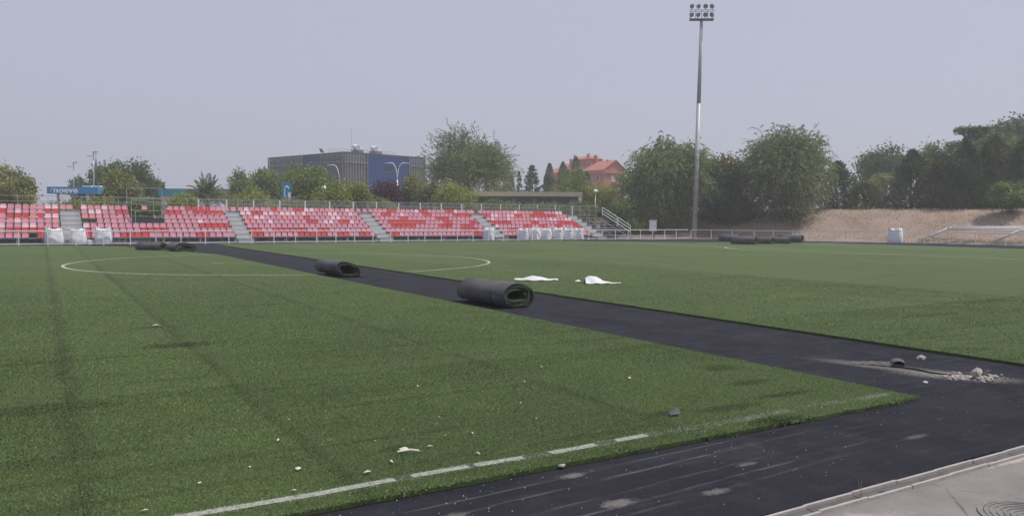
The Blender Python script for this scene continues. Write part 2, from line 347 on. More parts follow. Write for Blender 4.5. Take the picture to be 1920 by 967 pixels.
# near pile: single blades, uncountable
def blades():
    P = []
    def area(x0, x1, y0, y1, dens, size):
        n = int((x1-x0)*(y1-y0)*dens); p = np.stack([RNG.uniform(x0, x1, n), RNG.uniform(y0, y1, n), np.full(n, size)], 1)
        if y0 > 8: p[:, 1] += RNG.normal(0, (y1-y0)*.28, n)
        tx, ty = p[:, 0], p[:, 1]
        ang = np.degrees(np.arctan2(tx, ty)); keep = (ang > -4) & (ang < 66)
        P.append(p[keep])
    for (y0, y1, d, s) in ((5.09, 7, 12500, .9), (7, 9.5, 8000, 1.05), (9.5, 13, 4300, 1.25), (13, 18, 1500, 1.5), (18, 24, 600, 1.8), (24, 32, 200, 2.)):
        area(-1.6, 8.37, y0, y1, d, s)
    for (y0, y1, d, s) in ((4.2, 7, 3200, 1.25), (7, 11, 2200, 1.4), (11, 17, 1000, 1.6), (17, 24, 420, 1.9), (24, 32, 150, 2.1)):
        area(11.58, 22, y0, y1, d, s)
    # long tufts at the torn edge
    for cx, cy, k, rr in ((6.1, 5.2, 900, .17), (6.32, 5.13, 450, .12), (5.3, 5.2, 200, .15), (4.2, 5.15, 160, .12), (7.9, 5.17, 260, .18), (3.2, 5.13, 120, .1), (2.2, 5.12, 140, .14)):
        P.append(np.stack([RNG.normal(cx, rr, k), RNG.normal(cy, rr*.35, k), np.full(k, 1.7)], 1))
    P = np.concatenate(P); n = len(P); x, y, s = P.T
    h = RNG.uniform(.006, .016, n)*np.minimum(s, 1.6)*.9; wd = RNG.uniform(.0022, .0040, n)*s; a = RNG.uniform(0, 2*PI, n); lean = RNG.uniform(.4, 1.9, n)*h; la = RNG.normal(-.6, 1.4, n)
    V = np.empty((n, 3, 3), np.float32)
    V[:, 0] = np.stack([x-np.cos(a)*wd, y-np.sin(a)*wd, np.zeros(n)-.002], 1); V[:, 1] = np.stack([x+np.cos(a)*wd, y+np.sin(a)*wd, np.zeros(n)-.002], 1)
    V[:, 2] = np.stack([x+np.cos(la)*lean, y+np.sin(la)*lean, h], 1)
    f1 = (np.sin(x*1.7+np.sin(y*1.1)*2)*np.sin(y*2.3+x*.6)+1)/2; f2 = RNG.uniform(0, 1, n)
    lo = np.array([.064, .100, .037]); hi = np.array([.160, .224, .083]); C = lo + (hi-lo)*(.3*f1+.7*f2**1.2)[:, None]
    def vn(sc, seed, sx=1., sy=1.):
        g_ = np.random.default_rng(seed).uniform(0, 1, (256, 256)); u, v = x*sc*sx+40, y*sc*sy+40; i0, j0 = np.floor(u).astype(int), np.floor(v).astype(int); fu, fv = u-i0, v-j0; fu = fu*fu*(3-2*fu); fv = fv*fv*(3-2*fv)
        q_ = lambda a_, b_: g_[a_ % 256, b_ % 256]
        return (q_(i0, j0)*(1-fu)+q_(i0+1, j0)*fu)*(1-fv) + (q_(i0, j0+1)*(1-fu)+q_(i0+1, j0+1)*fu)*fv
    C *= (.80 + .22*vn(.35, 1) + .16*vn(1.3, 2) + .14*vn(4., 3))[:, None]
    lane = np.where(x < .2, .96, np.where(x < 1.9, 1.04, np.where(x < 5.1, .97, np.where(x < 8.4, 1.05, np.where(x < 14.85, 1.02, np.where(x < 18.1, .96, 1.03)))))); C *= lane[:, None]
    st_ = vn(1., 4, .25, 3.2) > .84; C[st_] *= .68; C[(vn(.9, 5) > .8) & (RNG.uniform(0, 1, n) < .25)] *= np.array([1.25, 1.15, .95])
    dry = RNG.uniform(0, 1, n) < .03; C[dry] = (.30, .30, .17)
    d1 = np.abs(x - .2 - .06*np.sin(y*2)) < .10; d2 = np.abs(x-1.9-.05*np.sin(y*1.3)) < .05
    for dm, k in ((d1, .82), (d2, .82)): C[dm] *= k
    for cx, cy, rx, ry in ((1.75, 12.9, .6, .3), (7.66, 7.45, .35, .22), (7.3, 6.6, .4, .14), (2.55, 6.15, .2, .09), (6.1, 5.8, .5, .13), (7.1, 5.95, .5, .1), (5.4, 5.95, .3, .1), (6.1, 5.2, .4, .16)):
        q = ((x-cx)/rx)**2 + ((y-cy)/ry)**2 + RNG.normal(0, .35, n) < .8; C[q] *= .38 if cx == 1.75 else .62
    C *= 1.16
    # worn touchline
    seg = np.interp(x, [-2, .3, 1.6, 2.05, 2.3, 2.75, 2.95, 3.45, 3.75, 4.05, 4.3, 4.62, 4.95, 5.4, 6.1, 6.4, 6.6, 7.4, 7.75, 8.05, 8.2],
                    [.95, .95, .95, .9, .6, .9, .75, .8, .4, .9, .45, .9, .3, .4, .9, .5, .25, .3, .7, .95, .4])
    wear = seg + .2*np.sin(x*9+1.1*np.sin(x*23)) ; on = (np.abs(y-5.40-.012*np.sin(x*3)) < .062 + RNG.normal(0, .012, n)) & (x < 8.3) & (RNG.uniform(0, 1, n) < wear)
    C[on] = np.array([.44, .46, .41])*RNG.uniform(.7, 1.1, on.sum())[:, None]
    me = np_mesh('turf_blades', V.reshape(-1, 3), np.arange(3*n).reshape(n, 3), np.concatenate([C, np.ones((n, 1))], 1), 'FLOAT_COLOR', 'FACE')
    m, nt, bs = new_mat('blade'); at = N(nt, 'ShaderNodeAttribute', attribute_name='tint'); nt.links.new(at.outputs['Color'], bs.inputs['Base Color'])
    bs.inputs['Roughness'].default_value = .6; bs.inputs['Specular IOR Level'].default_value = .2
    tag(obj('turf_blades', me, m), 'short green plastic pile of the near artificial turf', 'turf', kind='stuff')
blades()

# ------------------------------------------------------------------ drain channel and manhole
t = thing('drain_channel', 'narrow concrete slot drain between black asphalt and grey walkway', 'drain', (0, 3.5, -.036))
x = 1.2
rail = MB().box(0, .985, -.012, .012, -.045, .012).mesh('channel_edge'); rail.materials.append(M['concrete'])
M['drain_cover'] = mat('drain_cover', (.115, .11, .108), .8, .2, 5, bmp=.4, dirt=(.1, .1, .1), dirt_amt=.5, objvar=.3)
cov = MB().box(.01, .99, -.048, .048, -.045, -.014).mesh('drain_cover'); cov.materials.append(M['drain_cover'])
slot = MB().box(.44, .54, -.010, .010, -.014, -.0105).mesh('slot'); slot.materials.append(M['dark_metal'])
for i in range(9):
    X0 = 4.12 + i*.5 if False else 3.98 + i*.52
    dx = random.uniform(-.006, .006)
    for yy in (-.062, .062):
        o = obj('channel_edge', rail, None, t, loc=(X0, yy+dx, random.uniform(-.004, .003))); o.scale = (.527, 1, 1)
    o = obj('drain_cover', cov, None, t, loc=(X0, dx*.3, random.uniform(-.003, .003))); o.scale = (.52, 1, 1)
    k = obj('slot', slot, None, o)
# straw of dry grass growing out of the drain
g = MB()
for i in range(4): g.tube([(0, 0, 0), (random.uniform(-.03, .02), random.uniform(-.02, .02), random.uniform(.05, .14))], [.0025, .001], 4)
g.build('grass_stalk', mat('dry_stalk', (.42, .38, .26), .8, .1), None, loc=(5.03, 3.5, -.05)); tag(bpy.data.objects['grass_stalk'], 'dry pale grass stalk growing out of the slot drain', 'grass stalk')
t = thing('manhole_cover', 'round iron manhole cover set in the grey concrete walkway', 'manhole cover', (5.69, 2.66, -.045))
M['iron'] = mat('cast_iron', (.20, .185, .175), .75, .2, 12, bmp=.5)
def disc_ring(r0, r1, z0, z1, n=40):
    b = MB(); vs = []
    for r, z in ((r0, z0), (r0, z1), (r1, z1), (r1, z0)): vs += [(r*math.cos(2*PI*i/n), r*math.sin(2*PI*i/n), z) for i in range(n)]
    fs = [(a*n+i, a*n+(i+1) % n, ((a+1) % 4)*n+(i+1) % n, ((a+1) % 4)*n+i) for a in range(4) for i in range(n)]
    return b.add(vs, fs)
disc_ring(.30, .335, -.01, .008).build('frame_ring', M['iron'], t); disc_ring(.005, .294, -.012, .002).build('cover_plate', M['iron'], t)
for r in (.05, .09, .13, .17, .21, .25, .285): disc_ring(r-.008, r+.008, .002, .008).build('raised_ring', M['iron'], t)

# ------------------------------------------------------------------ rolled-up turf
def spiral(a, bb, turns, gap, fx=0., lift=0., seg=44):
    out = []; n = int(turns*seg)
    for i in range(n+1):
        th = -PI/2 - .2 + 2*PI*i/seg; k = gap*i/seg
        ra, rb_ = max(a-k, .05), max(bb-k*1.0, .03)
        x = ra*math.cos(th); z = rb_*math.sin(th)
        if z < -rb_*.72: z = -rb_*.72 - (abs(z)-rb_*.72)*.25             # the roll sags flat on the ground
        x += fx*z + .012*math.sin(i*.9)*0
        out.append(Vector((x, 0, z)))
    return out
def layer(prof, o0, o1, L, wav=0.):
    # a thick sheet between offsets o0 and o1 towards the roll's centre, extruded along +Y
    n = len(prof); b = MB(); vs = []
    for i, p in enumerate(prof):
        d = (prof[min(i+1, n-1)] - prof[max(i-1, 0)]).normalized(); nr = Vector((d.z, 0, -d.x))
        if nr.dot(-p) < 0: nr = -nr
        e = wav*math.sin(i*.37)+wav*.6*math.sin(i*.13+1)
        for yy in (0+e, L*.33, L*.66, L+e):
            for o in (o0, o1):
                q = p + nr*o; kz = 1 + (.035*math.sin(yy*2.7+.6) if q.z > 0 else 0); vs.append((q.x*(1+.02*math.sin(yy*1.9)) + .014*math.sin(yy*2+i*.2), yy, q.z*kz + .008*math.sin(i*.55+yy*3)*(q.z > 0)))
    fs = []
    for i in range(n-1):
        A, B_ = i*8, (i+1)*8
        for j in range(3):
            fs += [(A+2*j, A+2*j+2, B_+2*j+2, B_+2*j), (A+2*j+1, B_+2*j+1, B_+2*j+3, A+2*j+3)]
        fs += [(A, B_, B_+1, A+1), (A+6, A+7, B_+7, B_+6)]
    fs += [(0, 1, 3, 2), (2, 3, 5, 4), (4, 5, 7, 6)]; E_ = (n-1)*8; fs += [(E_, E_+2, E_+3, E_+1), (E_+2, E_+4, E_+5, E_+3), (E_+4, E_+6, E_+7, E_+5)]
    return b.add(vs, fs)
def turf_roll(label, x, y, rz, L, a, bb, turns, gap=.062, fx=0., band=None, group='rolled-up lengths of turf', flap=None):
    pr = spiral(a, bb, turns, gap, fx); zmin = min(p.z for p in pr)
    t = thing('turf_roll', label, 'turf roll', (x, y, -.04 - zmin + .003), rz, group)
    layer(pr, 0, .014, L, .02).build('backing', M['backing'], t, True)
    layer(pr, .0145, .042, L, .016).build('pile', M['pile'], t, True)
    if band:
        for q in band:
            n1 = int(44*.97); rb_ = MB(); vs = []
            for p in pr[2:n1]:
                s_ = 1.006; vs += [(p.x*s_ + .012*math.sin(q*2), q, p.z*s_), (p.x*s_ + .012*math.sin(q*2), q+.045, p.z*s_)]
            rb_.add(vs, [(2*i, 2*i+1, 2*i+3, 2*i+2) for i in range(len(vs)//2-1)]).build('seam_tape', M['tape'], t, True)
    if flap:
        vs = []
        for i in range(9):
            s_ = i/8; px = a*.55 + s_*flap; pz = zmin + .012 + bb*.9*(1-s_)**1.7*(.35)
            for yy in (-.02, L): vs += [(px, yy, pz), (px, yy, pz+.03)]
        fl = MB(); fs = []
        for i in range(8):
            A, B_ = 4*i, 4*i+4; fs += [(A, A+2, B_+2, B_), (A+1, B_+1, B_+3, A+3), (A, B_, B_+1, A+1), (A+2, A+3, B_+3, B_+2)]
        fl.add(vs, fs + [(0, 1, 3, 2), (32, 34, 35, 33)]).build('flap', M['backing'], t)
    return t
t = turf_roll('large black roll of turf at the lane edge, nearest the camera', 9.17, 15.1, rad(2), 2.05, .47, .335, 3.4, band=(.33, .43))
M['scrap'] = M['paper']
turf_roll('loosely rolled turf with a gaping open end, second along the bare lane', 8.98, 26.0, rad(3), 2.1, .46, .33, 1.9, .075, fx=-.45, band=(.5,), flap=.38)
turf_roll('flattened coil of turf with open end at the far end of the bare lane', 7.35, 50.4, rad(6), 2.1, .66, .33, 3.6, .055)
turf_roll('small turf roll lying behind the flattened coil near the left bags', 6.45, 52.9, rad(38), 1.9, .42, .31, 3, .055)
for lab, x, y, rz, L, a, bb in (('leftmost front turf roll of the far pile, side on with dark open end', 53.3, 47.9, rad(16), 2.2, .46, .42),
        ('turf roll half hidden behind the far pile at its left', 61.5, 57.5, rad(30), 2.0, .44, .40),
        ('turf roll with a folded loose end in the middle of the far pile', 56.0, 48.4, rad(10), 1.9, .42, .38),
        ('turf roll with a torn top edge, second from right in the far pile', 58.4, 48.5, rad(14), 2.0, .42, .38),
        ('rightmost turf roll of the far pile with a round end', 63.4, 51.2, rad(18), 2.3, .50, .45)):
    turf_roll(lab, x, y, rz, L, a, bb, 3.2, .07, group='turf rolls piled by the end fence')

# ------------------------------------------------------------------ torn lane: rubble, liner, sheets, scraps
def rock_mesh(name, seed, sx, sy, sz):
    r = random.Random(seed); import bmesh
    bm = bmesh.new(); bmesh.ops.create_icosphere(bm, subdivisions=1, radius=1)
    for v in bm.verts:
        k = r.uniform(.65, 1.15); v.co = Vector((v.co.x*sx*k, v.co.y*sy*k, max(v.co.z, -.35)*sz*k))
    me = bpy.data.meshes.new(name); bm.to_mesh(me); bm.free(); return me
t = tag(obj('concrete_lump', rock_mesh('concrete_lump', 3, .12, .10, .11), M['stone'], loc=(10.28, 5.55, -.01)), 'pale broken concrete lump, largest piece on the rubble heap', 'rubble')
for i, (x, y, s, lab) in enumerate(((10.9, 6.68, .07, 'lone grey stone lying above the dusty scrape'), (9.29, 5.63, .035, 'small white stone just below the dusty scrape'))):
    tag(obj('stone', rock_mesh('stone', 20+i, s*1.3, s, s*.7), M['stone'] if i == 0 else M['paper'], loc=(x, y, -.025)), lab, 'stone')
for i in range(9):
    x = 10.30 + random.gauss(0, .17); y = 5.52 + random.gauss(0, .10); s = random.uniform(.035, .07)
    tag(obj('asphalt_lump', rock_mesh('asphalt_lump', 40+i, s*1.2, s, s*.8), M['tarlump'], loc=(x, y, -.02)), 'black asphalt lump among the pale rubble heap', 'rubble', 'black lumps on the rubble heap')
b = MB()
for i in range(420):
    k = random.random(); x = 9.98 + random.gauss(0, .14) + (k*.35); y = 5.68 - k*.25 + random.gauss(0, .09); s = random.uniform(.006, .02) if i % 5 else random.uniform(.02, .045)
    rk = rock_mesh('tmp', i, s, s, s*.7); b.add([(v.co.x+x, v.co.y+y, v.co.z-.038+s*.3) for v in rk.vertices], [tuple(p.vertices) for p in rk.polygons]); bpy.data.meshes.remove(rk)
tag(b.build('rubble', mat('rubble_bits', (.33, .31, .28), .9, .4, 30)), 'loose pale gravel and mortar crumbs spilled on the bare lane', 'rubble', kind='stuff')
b = MB()
for i in range(260):
    x = .5 + 10.5*random.random()**1.5; y = (5.1 - abs(random.gauss(0, .5)) if random.random() < .6 else random.uniform(3.65, 5.1)) if x < 8.4 else random.uniform(3.7, 8); s = random.uniform(.002, .0065)
    y = max(y, 3.68)
    b.add([(x-s, y-s, -.039), (x+s, y-s*.6, -.039), (x+s*.5, y+s, -.039), (x, y, -.039+s*1.2)], [(0, 1, 2), (0, 1, 3), (1, 2, 3), (2, 0, 3)])
tag(b.build('grit', mat('grit_bits', (.36, .35, .34), .9, .3, 30)), 'fine white grit sprinkled over the bare black base', 'grit', kind='stuff')
# rucked liner strip pulled out of the base, curled up at its end
t = thing('rubber_liner', 'rucked dark liner strip curled up at the dusty scrape', 'liner', (9.72, 6.98, -.036), math.atan2(-.50, .40))
M['liner'] = mat('rubber_liner', (.10, .095, .095), .7, .3, 12, bmp=.4)
b = MB(); vs = []
for i in range(21):
    s_ = i/20; w2 = .07 + .05*s_
    for k, (u, z) in enumerate(((-1, 0), (-.72, .028), (-.45, .004), (.4, .004), (.7, .03), (1, 0))): vs.append((s_*.66, u*w2 + .015*math.sin(s_*6), z*(.5+s_) + .012*s_ + .004*math.sin(i*1.7)))
b.add(vs, [(i*6+k, i*6+k+1, (i+1)*6+k+1, (i+1)*6+k) for i in range(20) for k in range(5)]).build('strip', M['liner'], t, True)
b = MB(); vs = []; n = 16
for L_, r_ in ((-.13, .034), (-.13, .042), (.10, .046), (.10, .038)): vs += [(.60 + r_*1.9*math.cos(2*PI*i/n), L_, .046 + r_*math.sin(2*PI*i/n)) for i in range(n)]
b.add(vs, [(a*n+i, a*n+(i+1) % n, ((a+1) % 4)*n+(i+1) % n, ((a+1) % 4)*n+i) for a in range(4) for i in range(n)]).build('curl', M['liner'], t, True)
b = MB().tube([(10.0, 6.42, -.03), (10.03, 6.2, -.025), (10.0, 5.98, -.03), (10.08, 5.75, -.03)], [.012, .016, .012, .008], 6)
tag(b.build('crack_cord', M['tarlump'], smooth=True), 'thin dark cord running from the liner hump to the rubble', 'cord')
def cloth_sheet(name, label, x, y, rz, L, Wd, prof):
    nx_, ny_ = 22, 9; vs = []; r = random.Random(int(x*100))
    for i in range(nx_+1):
        u = i/nx_
        h, wd = prof(u)
        for j in range(ny_+1):
            v = j/ny_*2-1
            z = h*max(0, 1-abs(v)**1.6) + .012*math.sin(u*21+v*5) * (1 if h > .03 else .4) + r.uniform(0, .008)
            vs.append(((u-.5)*L, v*wd*Wd*.5 + .02*math.sin(u*14), max(z, 0)+.005))
    f = [(i*(ny_+1)+j, (i+1)*(ny_+1)+j, (i+1)*(ny_+1)+j+1, i*(ny_+1)+j+1) for i in range(nx_) for j in range(ny_)]
    o = MB().add(vs, f).build(name, M['sheet'], None, True, (x, y, .012), rz); tag(o, label, 'sack'); return o
cloth_sheet('empty_sack', 'flat empty white sack on far turf, left of the two', 13.8, 21.55, rad(-31), 1.42, .62, lambda u: (.03+.10*math.exp(-((u-.45)/.22)**2), .3+.7*math.exp(-((u-.48)/.3)**2)))
cloth_sheet('empty_sack', 'crumpled white sack tapering to a point on far turf, right of the two', 14.95, 19.5, rad(-31), 1.12, .7, lambda u: (.24*math.exp(-((u-.22)/.28)**2)*(1-u*.6)+.015, max(.15, 1.05-u)))
tag(MB().add([(-.12, -.04, .0), (.1, -.05, .0), (.13, .05, 0), (-.09, .06, 0), (0, 0, .05), (.05, .03, .04)], [(0, 1, 4), (1, 2, 5), (1, 5, 4), (2, 3, 5), (3, 4, 5), (3, 0, 4)]).build('plastic_scrap', M['sheet'], loc=(14.75, 20.55, .01)), 'small white plastic scrap between the two empty sacks', 'scrap')
bits = [(1.73, 15.3, .09), (2.56, 6.02, .07), (2.09, 5.62, .045), (6.14, 7.46, .05), (4.09, 6.37, .022), (3.29, 6.87, .02), (2.79, 6.01, .035), (1.73, 6.84, .04), (1.66, 5.97, .04), (3.05, 6.25, .02), (2.45, 6.4, .02), (2.35, 5.78, .04), (3.05, 5.63, .035), (1.35, 6.2, .02), (.95, 6.0, .02),
        (2.8, 6.6, .022), (3.3, 6.2, .03), (4.9, 7.9, .03), (3.7, 8.3, .025), (1.5, 5.5, .025), (.55, 5.6, .03), (4.3, 7.0, .02), (.2, 5.5, .03), (5.6, 8.6, .03), (2.0, 7.5, .022)]
SPECIAL = {0: 'pale scrap lying farthest back, beside the dark worn patch', 1: 'white crumpled scrap beside the thin stick on near turf', 2: 'thick white lump just above the solid part of the touchline', 3: 'white scrap lying alone on the right part of the near turf', 20: 'white scrap nearest the bottom left picture corner'}
for i, (x, y, s) in enumerate(bits):
    s *= .78
    r = random.Random(i); a = r.uniform(0, PI); e = r.uniform(.25, .9)
    me = MB().add([(-s, -s*e*.5, 0), (s*.7, -s*e*.6, 0), (s, s*e*.5, s*.15), (-s*.6, s*e*.6, s*.3), (0, 0, s*.5)], [(0, 1, 4), (1, 2, 4), (2, 3, 4), (3, 0, 4), (0, 3, 2, 1)]).mesh('paper_scrap')
    o = obj('paper_scrap', me, M['paper'], loc=(x, y, .018), rz=a); tag(o, SPECIAL.get(i, 'small pale scrap of litter lying on the near turf'), 'scrap', 'litter scraps on the near turf')
tag(MB().box(-.06, .06, -.022, .022, 0, .015).build('wood_offcut', mat('pale_wood', (.62, .54, .44), .8, .15, 12), loc=(3.55, 5.13, -.02), rz=rad(38)), 'short pale wooden offcut lying across the turf edge', 'offcut')
tag(MB().add([(-.07, -.03, 0), (.06, -.04, .01), (.08, .03, .05), (-.03, .04, .02)], [(0, 1, 2, 3)]).build('turf_scrap', M['backing'], loc=(5.37, 5.83, .02)), 'torn black scrap of turf backing near the touchline', 'scrap')
tag(MB().tube([(-.09, 0, .02), (.02, .01, .03), (.09, 0, .02)], .009, 6).build('stick', mat('pale_stick', (.62, .6, .5), .8, .1), loc=(2.56, 5.93, .01), rz=rad(-20)), 'thin pale stick lying on the near turf', 'stick')

# ------------------------------------------------------------------ pitch-side fences
def fence(label, pts, cat='fence', hgt=1.03, sp=1.75, zf=None):
    t = thing('pitch_fence', label, cat, (*pts[0], 0))
    o = Vector((*pts[0], 0)); L = 0
    post = MB().box(-.028, .028, -.028, .028, -.06, hgt-.03).mesh('post'); post.materials.append(M['white_post'])
    pl = [Vector((*p, 0)) - o for p in pts]
    for a, bb in zip(pl[:-1], pl[1:]):
        d = bb-a; k = max(1, round(d.length/sp)); rz = math.atan2(d.y, d.x)
        MB().bar(a+Vector((0, 0, hgt)), bb+Vector((0, 0, hgt)), .075).build('top_rail', M['white_post'], t)
        MB().bar(a+Vector((0, 0, .09)), bb+Vector((0, 0, .09)), .05).build('bottom_rail', M['white_post'], t)
        for i in range(k): obj('post', post, None, t, loc=a+d*(i/k), rz=rz)
    return t
fence('long white rail fence in front of the red grandstand', [(-26, 65.6), (-1.4, 65.75), (20, 65.75), (42, 66.4), (63.6, 67.2)])
fence('white rail fence along the far end below the dry bank', [(64.0, 67.1), (66.5, 60), (69.2, 52), (71.8, 46.5), (73.2, 40), (73.9, 30), (74.2, 14)], sp=2.3)

# ------------------------------------------------------------------ grandstand
def seat_mesh():
    prof = [(-.20, .00), (-.215, .045), (-.10, .035), (.05, .02), (.12, .05), (.155, .15), (.185, .30), (.20, .37), (.215, .36)]
    cols = [(-1, .0), (-.55, -.012), (.55, -.012), (1, .0)]; vs = []
    for k, (y, z) in enumerate(prof):
        wd = .215 if k < 6 else (.20 if k == 6 else .17)
        vs += [(u*wd, y - (.02 if abs(u) == 1 and k > 3 else 0), z + (0 if k > 3 else (.02 if abs(u) == 1 else 0))) for u, dz in cols]
    n = len(prof); f = [(i*4+j, i*4+j+1, (i+1)*4+j+1, (i+1)*4+j) for i in range(n-1) for j in range(3)]
    return vs, f
sv, sf = seat_mesh(); SEAT = {}
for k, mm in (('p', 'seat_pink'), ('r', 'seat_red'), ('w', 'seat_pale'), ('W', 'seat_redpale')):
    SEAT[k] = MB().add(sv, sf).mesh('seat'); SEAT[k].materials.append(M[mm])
Y0, TR, RI, ZS = 67.55, .90, .363, .50          # first row, tread, rise, seat height of row one
def rowY(r): return Y0 + TR*(r-1)
def rowZ(r): return ZS + RI*(r-1)
def block(label, X0, X1, rows, n=22, gapcut=None):
    t = thing('bleacher_block', label, 'bleacher', (X0, Y0, 0), group='red seat blocks of the grandstand')
    L = X1-X0; p = L/n if n else 0
    for r in range(1, 8):
        y, z = rowY(r)-Y0, rowZ(r); segs = [(0, L)]
        if gapcut and r in gapcut: a, bb = gapcut[r]; segs = [(0, a*p), (bb*p, L)]
        for a, bb in segs:
            MB().box(a, bb, y-.20, y-.02, z-.05, z-.008).build('seat_plank', M['deck'], t)
            MB().box(a, bb, y-.60, y-.26, z-.42, z-.38).build('foot_plank', M['deck'], t)
            MB().box(a, bb, y+.02, y+.05, z-.16, z-.02).build('rear_beam', M['dark_metal'], t)
            MB().box(a, bb, y-.645, y-.615, max(.03, z-RI-.04) if r > 1 else .2, z-.385).build('shade_board', M['dark_metal'], t) if r > 1 else None  # dark boards added between rows to shade the ground underneath
        s = rows[r-1] if rows else ''
        for i, ch in enumerate(s):
            if ch in 'x ': continue
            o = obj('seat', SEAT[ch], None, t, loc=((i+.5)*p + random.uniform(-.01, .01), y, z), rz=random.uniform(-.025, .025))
    nf = max(2, int(L/2.6)+1)
    for i in range(nf):
        x = .06 + (L-.12)*i/(nf-1); b = MB()
        b.bar((x, -.45, .0), (x, -.45, .42), .05).bar((x, TR*3, 0), (x, TR*3, ZS+RI*3-.45), .05).bar((x, TR*6+.1, 0), (x, TR*6+.1, rowZ(7)-.42), .05)
        b.bar((x, -.45, .06), (x, TR*6+.1, rowZ(7)-.45), .07).bar((x, TR*3, .1), (x, TR*6, .1), .04)
        b.build('support_frame', M['galv'], t)
    # guard rail along the back
    yb = TR*6+.55
    MB().bar((0, yb, 3.72), (L, yb, 3.72), .045).bar((0, yb, 3.3), (L, yb, 3.3), .035).build('guard_rail', M['galv'], t)
    gp = MB().bar((0, yb, .0), (0, yb, 3.72), .05).mesh('guard_post'); gp.materials.append(M['galv'])
    for i in range(int(L/2.7)+1): obj('guard_post', gp, None, t, loc=(.1 + i*(L-.2)/int(L/2.7), 0, 0))
    return t
P_ = 'p'
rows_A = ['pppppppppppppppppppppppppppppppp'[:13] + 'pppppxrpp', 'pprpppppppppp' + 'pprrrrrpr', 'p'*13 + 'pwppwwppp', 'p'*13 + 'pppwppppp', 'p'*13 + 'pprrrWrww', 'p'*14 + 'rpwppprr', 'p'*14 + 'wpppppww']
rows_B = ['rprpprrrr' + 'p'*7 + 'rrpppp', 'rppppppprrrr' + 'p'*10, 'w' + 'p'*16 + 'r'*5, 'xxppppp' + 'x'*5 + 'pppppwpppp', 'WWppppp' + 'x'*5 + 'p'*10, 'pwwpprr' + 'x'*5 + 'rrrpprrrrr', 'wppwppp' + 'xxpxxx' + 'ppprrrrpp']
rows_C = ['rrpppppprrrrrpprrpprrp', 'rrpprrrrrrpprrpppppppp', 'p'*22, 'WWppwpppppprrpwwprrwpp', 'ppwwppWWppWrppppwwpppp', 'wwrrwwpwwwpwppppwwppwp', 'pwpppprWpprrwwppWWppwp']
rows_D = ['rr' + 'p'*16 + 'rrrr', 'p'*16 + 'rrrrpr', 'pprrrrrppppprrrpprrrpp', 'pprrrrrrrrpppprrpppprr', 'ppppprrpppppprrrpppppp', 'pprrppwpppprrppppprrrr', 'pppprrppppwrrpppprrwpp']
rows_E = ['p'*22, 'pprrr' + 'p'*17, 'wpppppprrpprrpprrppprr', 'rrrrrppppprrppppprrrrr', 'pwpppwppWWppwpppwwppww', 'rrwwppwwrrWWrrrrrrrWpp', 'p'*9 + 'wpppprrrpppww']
block('leftmost red seat block cut off by the picture edge', -9.75, 1.22, rows_A)
block('red seat block with a gap and scaffold platform in it', 2.75, 13.75, rows_B, gapcut={4: (7, 12), 5: (7, 12), 6: (7, 12), 7: (7, 13)})
block('middle red seat block in front of the blue building', 15.08, 25.98, rows_C)
block('red seat block with a big red arrow pattern, fourth from left', 27.35, 38.05, rows_D)
block('rightmost red seat block behind the row of white bags', 39.5, 50.2, rows_E)
# stairways between the blocks, each with the seats that bridge its top
def stairway(label, x0, x1, top):
    t = thing('stairway', label, 'stairs', (x0, Y0, 0), group='grey stairways between seat blocks'); W_ = x1-x0
    me = MB().box(.015, W_-.015, -TR+.003, 0, 0, RI-.004).mesh('step'); me.materials.append(M['step'])
    nose = MB().box(.01, W_-.01, -TR-.012, -TR+.05, RI-.002, RI+.012).mesh('step_nosing'); nose.materials.append(M['galv'])
    for r in range(0, 7):
        o = obj('step', me, None, t, loc=(0, TR*r-.1, RI*r + .0)); obj('step_nosing', nose, None, o)
    y, z = rowY(7)-Y0, rowZ(7)
    MB().box(0, W_, y-.20, y-.02, z-.05, z-.008).build('seat_plank', M['deck'], t)
    MB().bar((0, TR*6+.55, 3.72), (W_, TR*6+.55, 3.72), .045).build('guard_rail', M['galv'], t)
    for i, ch in enumerate(top):
        if ch != 'x': obj('seat', SEAT[ch], None, t, loc=((i+.5)*W_/len(top), y, z))
stairway('grey metal stairway behind the left white bags', 1.28, 2.70, 'ppx')
stairway('grey metal stairway at the far end of the bare lane', 13.80, 15.03, 'pp')
stairway('grey metal stairway below the dark purple tree', 26.03, 27.30, 'pp')
stairway('grey metal stairway with a single white bag at its foot', 38.10, 39.45, 'ppx')
stairway('grey metal stairway right of the last red seat block', 50.25, 51.5, 'xx')
# bare end block without seats
t = thing('bare_bleacher', 'bare metal bleacher end without seats and with sloping handrails', 'bleacher', (51.55, Y0, 0)); L = 3.9
for r in range(1, 8):
    y, z = rowY(r)-Y0, rowZ(r); Lr = L if r < 5 else L-.25*(r-4)
    MB().box(0, Lr, y-.20, y-.02, z-.05, z-.008).build('seat_plank', M['deck'], t)
    MB().box(0, Lr, y-.60, y-.26, z-.42, z-.38).build('foot_plank', M['deck'], t)
MB().box(.55, 1.0, TR*2-.2, TR*2+.05, rowZ(3), rowZ(3)+.34).build('leftover_panel', M['deck'], t)
for x in (.05, 1.9, 3.8):
    MB().bar((x, -.45, .06), (x, TR*6, rowZ(7)-.45), .07).bar((x, TR*6, 0), (x, TR*6, rowZ(7)-.4), .05).bar((x, -.45, 0), (x, -.45, .42), .05).build('support_frame', M['galv'], t)
for x, r0, r1 in ((3.75, 1, 3.4), (3.75, 3.6, 6.6)):
    b = MB(); a = (x, (r0-1)*TR-.2, rowZ(r0)); c2 = (x, (r1-1)*TR-.2, rowZ(r1))
    for k in (.3, .65, 1.0): b.bar((a[0], a[1], a[2]+k), (c2[0], c2[1], c2[2]+k), .05)
    b.bar(a, (a[0], a[1], a[2]+1.0), .05).bar(c2, (c2[0], c2[1], c2[2]+1.0), .05); b.build('handrail', M['white_post'], t)
